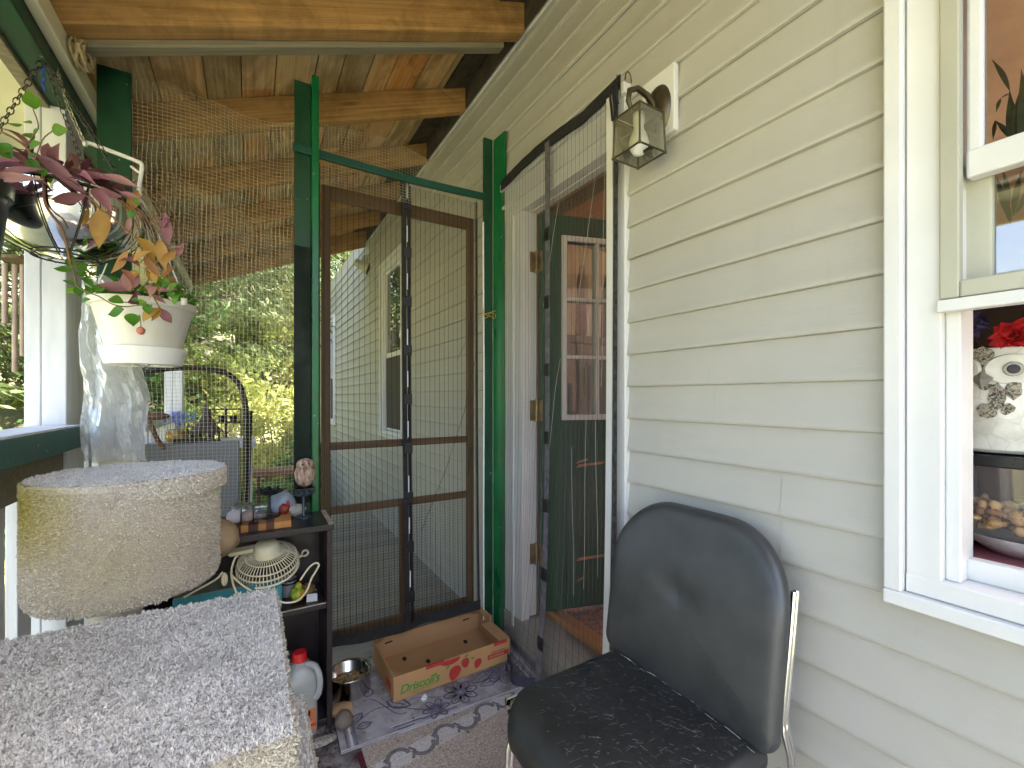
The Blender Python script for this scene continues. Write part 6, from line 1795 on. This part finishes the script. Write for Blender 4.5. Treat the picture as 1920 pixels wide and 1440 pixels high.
# tub of nuts under the planter
tz1 = oz0 - .004; tz0 = .872 - .02
tu = thing('snack_tub', (OX, oy - .01, tz0), 'clear plastic tub of nuts with a black lid under the owl planter', 'tub')
zl = at(1860, 876, x=OX - .11).z
def tubloop(z, k): return [Vector((OX + .0 + p, oy - .02 + q, z)) for p, q in rrect(-.105*k, .105*k, -.16*k, .115*k, (.03,)*4, 6)]
b = MB(); b.loft([tubloop(zl, 1.0), tubloop(zl + .002, 1.02), tubloop(tz1 - .002, 1.02), tubloop(tz1, 1.0)]); b.build('lid', M['black_plastic'], tu, smooth=True)
zbt = at(1860, 1008, x=OX - .1).z
b = MB(); b.loft([tubloop(zl - .001, .985), tubloop(zl - .07, .96), tubloop(zbt + .01, .88), tubloop(zbt, .84)], cap=False); b.build('body', M['clear'], tu, smooth='all')
b = MB(); rr = random.Random(12)
for k in range(260):
    p_ = Vector((OX - rr.uniform(-.02, .088), oy - .02 + rr.uniform(-.135, .088), zbt + .008 + rr.uniform(0, .052)))
    b.blob(p_, (rr.uniform(.006, .011), rr.uniform(.006, .010), rr.uniform(.005, .009)), k, .4, 2.5, seg=7, rings=5)
def nutm():
    N = NT('mixed_nuts'); gi = N.n('ShaderNodeNewGeometry').outputs['Random Per Island']
    return N.done(N.bsdf(N.ramp(gi, [(0, (.20, .08, .03)), (.4, (.42, .22, .08)), (.7, (.60, .40, .18)), (1, (.30, .13, .05))]), .6, 0, None, .4))
b.build('nuts', nutm(), tu, kind='stuff', smooth='all')
sb = thing('china_bowl', (OX, oy - .03, .86), 'pale china dish supporting the tub of nuts on the sill inside', 'dish')
b = MB(); b.lathe([(.0001, .852), (.05, .852), (.085, .875), (.098, zbt - .002), (.094, zbt - .002), (.08, .88), (.0001, .866)], (OX, oy - .03, 0), 36); b.build('dish', plain('speckled_china', (.60, .58, .56), .35, .2, 30), sb, smooth=True)
# counter inside the window
b = MB(); b.box((.14, -1.2, .80), (.62, .80, .850)); tag(b.build('counter', plain('dusty_rose_cloth', (.32, .10, .11), .8, .2, 14), bevel=.004), 'dusty rose counter top inside the open window', 'counter')
b = MB(); b.box((.46, -.9, .851), (.60, .80, 1.40)); tag(b.build('cupboard', plain('dark_brown_cupboard', (.035, .022, .015), .4, .3, 8), bevel=.004), 'dark brown cupboard inside the window behind the owl planter', 'cupboard')
# cloth flowers above the planter
LIM[0] = .5
def blossom(name, u, v, x, r, m, label, sd_):
    p_ = at(u, v, x=x); t = thing(name, p_, label, 'flower')
    b = MB(); g = random.Random(sd_)
    for k in range(46):
        d = Vector((-abs(g.gauss(.3, .4)), g.gauss(0, 1), g.gauss(0, .75))); d.normalize()
        leaf(b, p_ + d*r*.15, p_ + d*r*g.uniform(.6, 1.05), r*g.uniform(.22, .36), g.uniform(-.3, .3), g.uniform(.2, .8), up=Vector((-1, g.uniform(-.5, .5), g.uniform(-.5, .5))).normalized())
    b.build('petals', m, t, smooth='all')
    b = MB(); b.tube([p_ + Vector((.004, 0, 0)), Vector((OX, oy + (p_.y - oy)*.5, oz1 - .02))], .002, 6); b.build('stem', M['dark_wire'], t)
blossom('red_flower', 1906, 632, .17, .040, plain('red_velvet', (.42, .008, .012), .7, .25, 60, .4, 200), 'bright red cloth flower above the owl planter in the window', 3)
blossom('purple_flower', 1812, 612, .17, .036, plain('purple_velvet', (.035, .025, .09), .7, .4, 60, .4, 200), 'dusky purple cloth flower in the top left corner of the open window', 5)
p_ = at(1880, 640, x=.42); b = MB(); b.tube([p_ + Vector((0, .15*math.cos(a), .13*math.sin(a))) for a in [2*PI*k/28 for k in range(28)]], .008, 8, closed=True); b.tube([p_ + Vector((0, .15, 0)), (p_.x, p_.y + .15, .85)], .008, 8)
tag(b.build('brown_hoop', M['bronze'], smooth='all'), 'brown metal hoop behind the owl planter inside the window', 'hoop')
LIM[0] = .12
# potted plant indoors, seen through the upper sash
hp = thing('house_plant', (.42, -.02, .85), 'strap-leaved house plant in a pot behind the upper window sash', 'house plant')
pp = at(1893, 420, x=.34)
b = MB(); b.lathe([(.0001, .85), (.06, .85), (.075, 1.02), (.0001, 1.0)], (.36, pp.y - .02, 0), 24); b.build('pot', plain('brown_pot', (.14, .07, .04), .5), hp, smooth=True)
b = MB(); rr = random.Random(31)
for (u0, v0, u1, v1, w_) in ((1903, 285, 1893, 170, 16), (1893, 170, 1860, 112, 9), (1905, 280, 1920, 150, 16), (1920, 150, 1950, 95, 10), (1898, 262, 1866, 226, 9), (1866, 226, 1862, 262, 6), (1893, 175, 1876, 185, 8), (1876, 185, 1868, 210, 6), (1908, 300, 1940, 190, 16), (1940, 190, 1975, 170, 10), (1912, 290, 1915, 130, 14),
        (1885, 400, 1868, 330, 9), (1890, 395, 1880, 320, 9), (1900, 405, 1915, 320, 10), (1893, 410, 1872, 375, 8), (1905, 400, 1930, 345, 9), (1895, 420, 1885, 370, 8)):
    leaf(b, at(u0, v0, x=.34), at(u1, v1, x=.33), w_ / 826 * .95 / 2, rr.uniform(.02, .15), .3)
for k in range(3): b.tube([(.36, pp.y - .02 + .01*k, 1.0), (.36 + .01*k, pp.y - .02 - .01*k, 1.3), (.345, pp.y - .03, 1.68)], .006, 6)
b.build('leaves', plain('dark_green_blade', (.045, .06, .03), .5, .3, 30), hp, smooth='all')
# bottles silhouetted behind the door glass
for k, (u, v, h, r) in enumerate(((1092, 520, .30, .045), (1140, 540, .26, .05))):
    p_ = at(u, v, y=2.36); t = thing('vase', (p_.x, p_.y, 1.55), ('tall frosted vase', 'squat dark vase')[k] + ' inside, seen through the glass of the green door', 'vase')
    b = MB(); b.lathe([(.0001, 1.55), (r, 1.55), (r*1.05, 1.60), (r*.85, p_.z - h*.1), (r*.5, p_.z + .05), (r*.45, p_.z + .08), (r*.4, p_.z + .08), (.0001, p_.z)], (p_.x, p_.y, 0), 24); b.build('body', plain('frosted_vase', (.40, .30, .28), .3) if k == 0 else plain('dark_vase', (.09, .06, .05), .4), t, smooth=True)
b = MB(); b.box((.62, 2.20, 1.50), (1.60, 2.60, 1.548)); b.box((.64, 2.22, .184), (1.58, 2.60, 1.499)); tag(b.build('cabinet', plain('dark_grey_cabinet', (.075, .062, .06), .5), bevel=.004), 'dark wooden cabinet inside, seen through the glass of the green door', 'cabinet')

# ================================================================== TREES AND SHRUBS
def crown_arrays(c, rad, nclump, nleaf, size, droop, clr, seed, squash=1.0, shell=.55):
    g = np.random.default_rng(seed)
    d = g.normal(size=(nclump, 3)); d /= np.linalg.norm(d, axis=1)[:, None]
    rr_ = (shell + (1 - shell) * g.uniform(0, 1, nclump) ** .7)[:, None]
    cc = np.array(c) + d * rr_ * np.array(rad) * (1 + .22 * g.normal(size=(nclump, 1)))
    cr = clr * g.uniform(.55, 1.4, nclump)
    idx = np.repeat(np.arange(nclump), nleaf); n = len(idx)
    e = g.normal(size=(n, 3)) * np.array([1, 1, .45]) * .55
    if droop:
        out = d[idx] * np.array([1, 1, 0]); tt = g.uniform(-.3, 1.4, n)[:, None]
        e = e * np.array([.55, .55, .35]) + out * tt * 1.25; e[:, 2] -= droop * np.clip(tt[:, 0], 0, 2) ** 2
    P = cc[idx] + e * cr[idx][:, None]
    a = g.normal(size=(n, 3)); 
    if droop: a = a * .45 + d[idx] * np.array([1, 1, 0]) + np.array([0, 0, -.5])
    a /= np.linalg.norm(a, axis=1)[:, None]
    b_ = np.cross(a, g.normal(size=(n, 3))); b_ /= np.linalg.norm(b_, axis=1)[:, None]
    s = (size * g.uniform(.6, 1.5, n))[:, None]; w = s * (.30 if droop else .45)
    V = np.stack([P - a*s, P + b_*w, P + a*s, P - b_*w], 1).reshape(-1, 3)
    F = (np.arange(n)[:, None] * 4 + np.array([[0, 1, 2, 3]]))
    return V, F, cc
def tree(x, y, h, rad, zc, m, label, nclump=60, nleaf=130, size=.06, droop=0, clr=.55, seed=1, name='tree', trunk_r=.12, shell=.5, group='trees beyond the porch', cat='tree'):
    z0 = hill(x, y) - .1
    t = thing(name, (x, y, z0), label, cat, group)
    V, F, cc = crown_arrays((x, y, z0 + zc), rad, nclump, nleaf, size, droop, clr, seed, shell=shell)
    fast_mesh('crown', V, F, m, t)
    b = MB(); rr = random.Random(seed)
    top = z0 + zc + rad[2] * .75
    pts = [Vector((x + .08*rr.uniform(-1, 1)*i, y + .08*rr.uniform(-1, 1)*i, z0 + (top - z0)*i/6)) for i in range(7)]
    b.tube(pts, [trunk_r * (1.15 - i/6) + .01 for i in range(7)], 9)
    for k in range(min(34, nclump)):
        q = Vector(cc[k]); zz = max(z0 + zc*.35, min(top - .1, q.z - .25*rad[2]*rr.random()))
        f = (zz - z0) / (top - z0) * 6; i = min(5, int(f)); p0 = pts[i].lerp(pts[i+1], f - i)
        mid = p0.lerp(q, .55) + Vector((0, 0, .10*rr.uniform(-1, 1)))
        b.tube([p0, mid, q], [trunk_r*.28, trunk_r*.16, .008], 5)
    b.build('trunk', M['bark'], t, smooth='all')
    return t
tree(-2.2, 9.2, 7, (2.2, 2.0, 2.6), 5.2, M['conifer'], 'large dark cedar with drooping branches nearest the porch end', 170, 170, .060, .38, .75, 11, shell=.25)
tree(.5, 12.5, 8, (2.4, 2.2, 3.2), 6.2, M['conifer'], 'tall cedar at the right, beside the far corner of the house', 150, 150, .070, .38, .85, 12, shell=.25)
tree(-5.2, 10.0, 8, (2.6, 2.4, 3.6), 4.0, M['conifer'], 'dark conifer standing left of the large cedar', 130, 150, .07, .35, .85, 13, shell=.25)
tree(-3.4, 15.5, 8, (2.6, 2.4, 3.0), 5.6, M['broadleaf'], 'pale green leafy tree on the slope behind the cedars', 120, 150, .075, 0, .8, 14)
tree(-7.8, 8.2, 7, (2.3, 2.3, 3.0), 3.2, M['broadleaf'], 'bright leafy tree at the far left beyond the rail', 110, 150, .07, 0, .8, 15)
tree(2.4, 19.5, 9, (3, 3, 3.6), 5.8, M['broadleaf'], 'leafy tree high on the slope at the right', 110, 130, .09, 0, .9, 16)
tree(-8.6, 15.5, 9, (3.2, 3, 4.2), 4.6, M['conifer'], 'distant conifer high on the slope at the left', 120, 130, .09, .35, 1.0, 17)
tree(-12.5, 11.5, 9, (3.2, 3, 4.2), 4.0, M['broadleaf'], 'distant leafy tree far off to the left', 110, 120, .09, 0, 1.0, 18)
tree(-4.6, 5.2, 5, (1.3, 1.3, 2.2), 2.6, M['conifer'], 'young conifer just outside the rail on the left', 80, 150, .05, .3, .5, 19, trunk_r=.07, shell=.3)
def shrub(x, y, r, h, m, label, seed, size=.045):
    z0 = hill(x, y) - .05
    t = thing('shrub', (x, y, z0), label, 'shrub', 'shrubs beyond the porch')
    V, F, cc = crown_arrays((x, y, z0 + h*.5), (r, r, h*.5), 40, 110, size, 0, r*.35, seed, shell=.4)
    fast_mesh('foliage', V, F, m, t)
    b = MB()
    for k in range(12): b.tube([(x, y, z0), Vector((x, y, z0)).lerp(Vector(cc[k]), .6) + Vector((0, 0, .05)), Vector(cc[k])], [.02, .012, .006], 5)
    b.build('stem', M['bark'], t, smooth='all')
shrub(-.72, 6.2, .42, .80, M['bush'], 'fresh green fern-like shrub right beyond the porch bench', 41)
shrub(-1.25, 6.9, .5, .95, M['yellow_bush'], 'sunlit yellow-green shrub behind the black arch handle', 42)
shrub(-.25, 7.6, .55, 1.0, M['bush'], 'green shrub against the far corner of the siding', 43)
shrub(-2.2, 6.6, .5, 1.1, M['broadleaf'], 'leafy shrub outside the far white porch post', 44)
shrub(-.95, 8.6, .7, 1.1, M['yellow_bush'], 'yellow-green shrub on the lawn farther back', 45, .055)
shrub(-3.2, 7.2, .8, 1.4, M['bush'], 'dense green shrub below the large cedar', 46, .055)
shrub(-3.1, 3.9, .55, 1.2, M['broadleaf'], 'leafy shrub outside the rail left of the white post', 47)
shrub(-5.9, 6.4, .9, 1.6, M['yellow_bush'], 'sunlit yellow-green shrub at the far left', 48, .055)

rr = random.Random(77)
for k, (x, y) in enumerate(((-.6, 10.2), (-1.7, 11.4), (-2.9, 10.8), (.2, 13.6), (-1.0, 14.6), (-2.4, 17.0), (.6, 18.2), (-4.4, 13.0), (-.4, 21.0), (-3.6, 21.5), (-6.4, 12.0), (1.4, 23.0))):
    shrub(x, y, rr.uniform(.8, 1.5), rr.uniform(1.3, 2.4), (M['yellow_bush'], M['broadleaf'], M['bush'])[k % 3], 'bushy shrub scattered on the sunny slope behind the porch', 60 + k, .06 + .003*(y - 9))

# ================================================================== LIGHT, SKY, CAMERA
sun_dir = Vector((.62, -.34, 1.02)).normalized()
sun = bpy.data.lights.new('sun', 'SUN'); sun.energy = 3.8; sun.angle = R(.53); sun.color = (1, .965, .91)
so_ = bpy.data.objects.new('sun', sun); COL.objects.link(so_)
so_.rotation_euler = sun_dir.to_track_quat('Z', 'Y').to_euler(); so_.location = (3, -2, 8)
W = bpy.data.worlds.new('World'); S.world = W; W.use_nodes = True
nt_ = W.node_tree; nt_.nodes.clear()
sky = nt_.nodes.new('ShaderNodeTexSky'); sky.sky_type = 'NISHITA'; sky.sun_disc = False
sky.sun_elevation = math.asin(sun_dir.z); sky.sun_rotation = math.atan2(sun_dir.x, sun_dir.y)
sky.air_density = 1.0; sky.dust_density = 5.0; sky.ozone_density = .0
bg = nt_.nodes.new('ShaderNodeBackground'); bg.inputs[1].default_value = .12
ow_ = nt_.nodes.new('ShaderNodeOutputWorld')
nt_.links.new(sky.outputs[0], bg.inputs[0]); nt_.links.new(bg.outputs[0], ow_.inputs[0])
cd = bpy.data.cameras.new('camera'); cd.sensor_width = 36; cd.lens = 826 / 1920 * 36; cd.shift_y = 24 / 1920
cd.clip_start = .02; cd.clip_end = 500
co = bpy.data.objects.new('camera', cd); COL.objects.link(co); co.location = CAM; co.rotation_euler = (R(90), 0, -YAW)
S.camera = co
S.view_settings.view_transform = 'Standard'; S.view_settings.look = 'None'; S.view_settings.gamma = 1
S.view_settings.exposure = 3.3
S.cycles.use_denoising = True
try: S.cycles.denoiser = 'OPENIMAGEDENOISE'
except Exception: pass
S.cycles.max_bounces = 10; S.cycles.diffuse_bounces = 5; S.cycles.glossy_bounces = 4; S.cycles.transparent_max_bounces = 40
S.cycles.transmission_bounces = 6
S.cycles.caustics_reflective = False; S.cycles.caustics_refractive = False
S.cycles.sample_clamp_indirect = 8
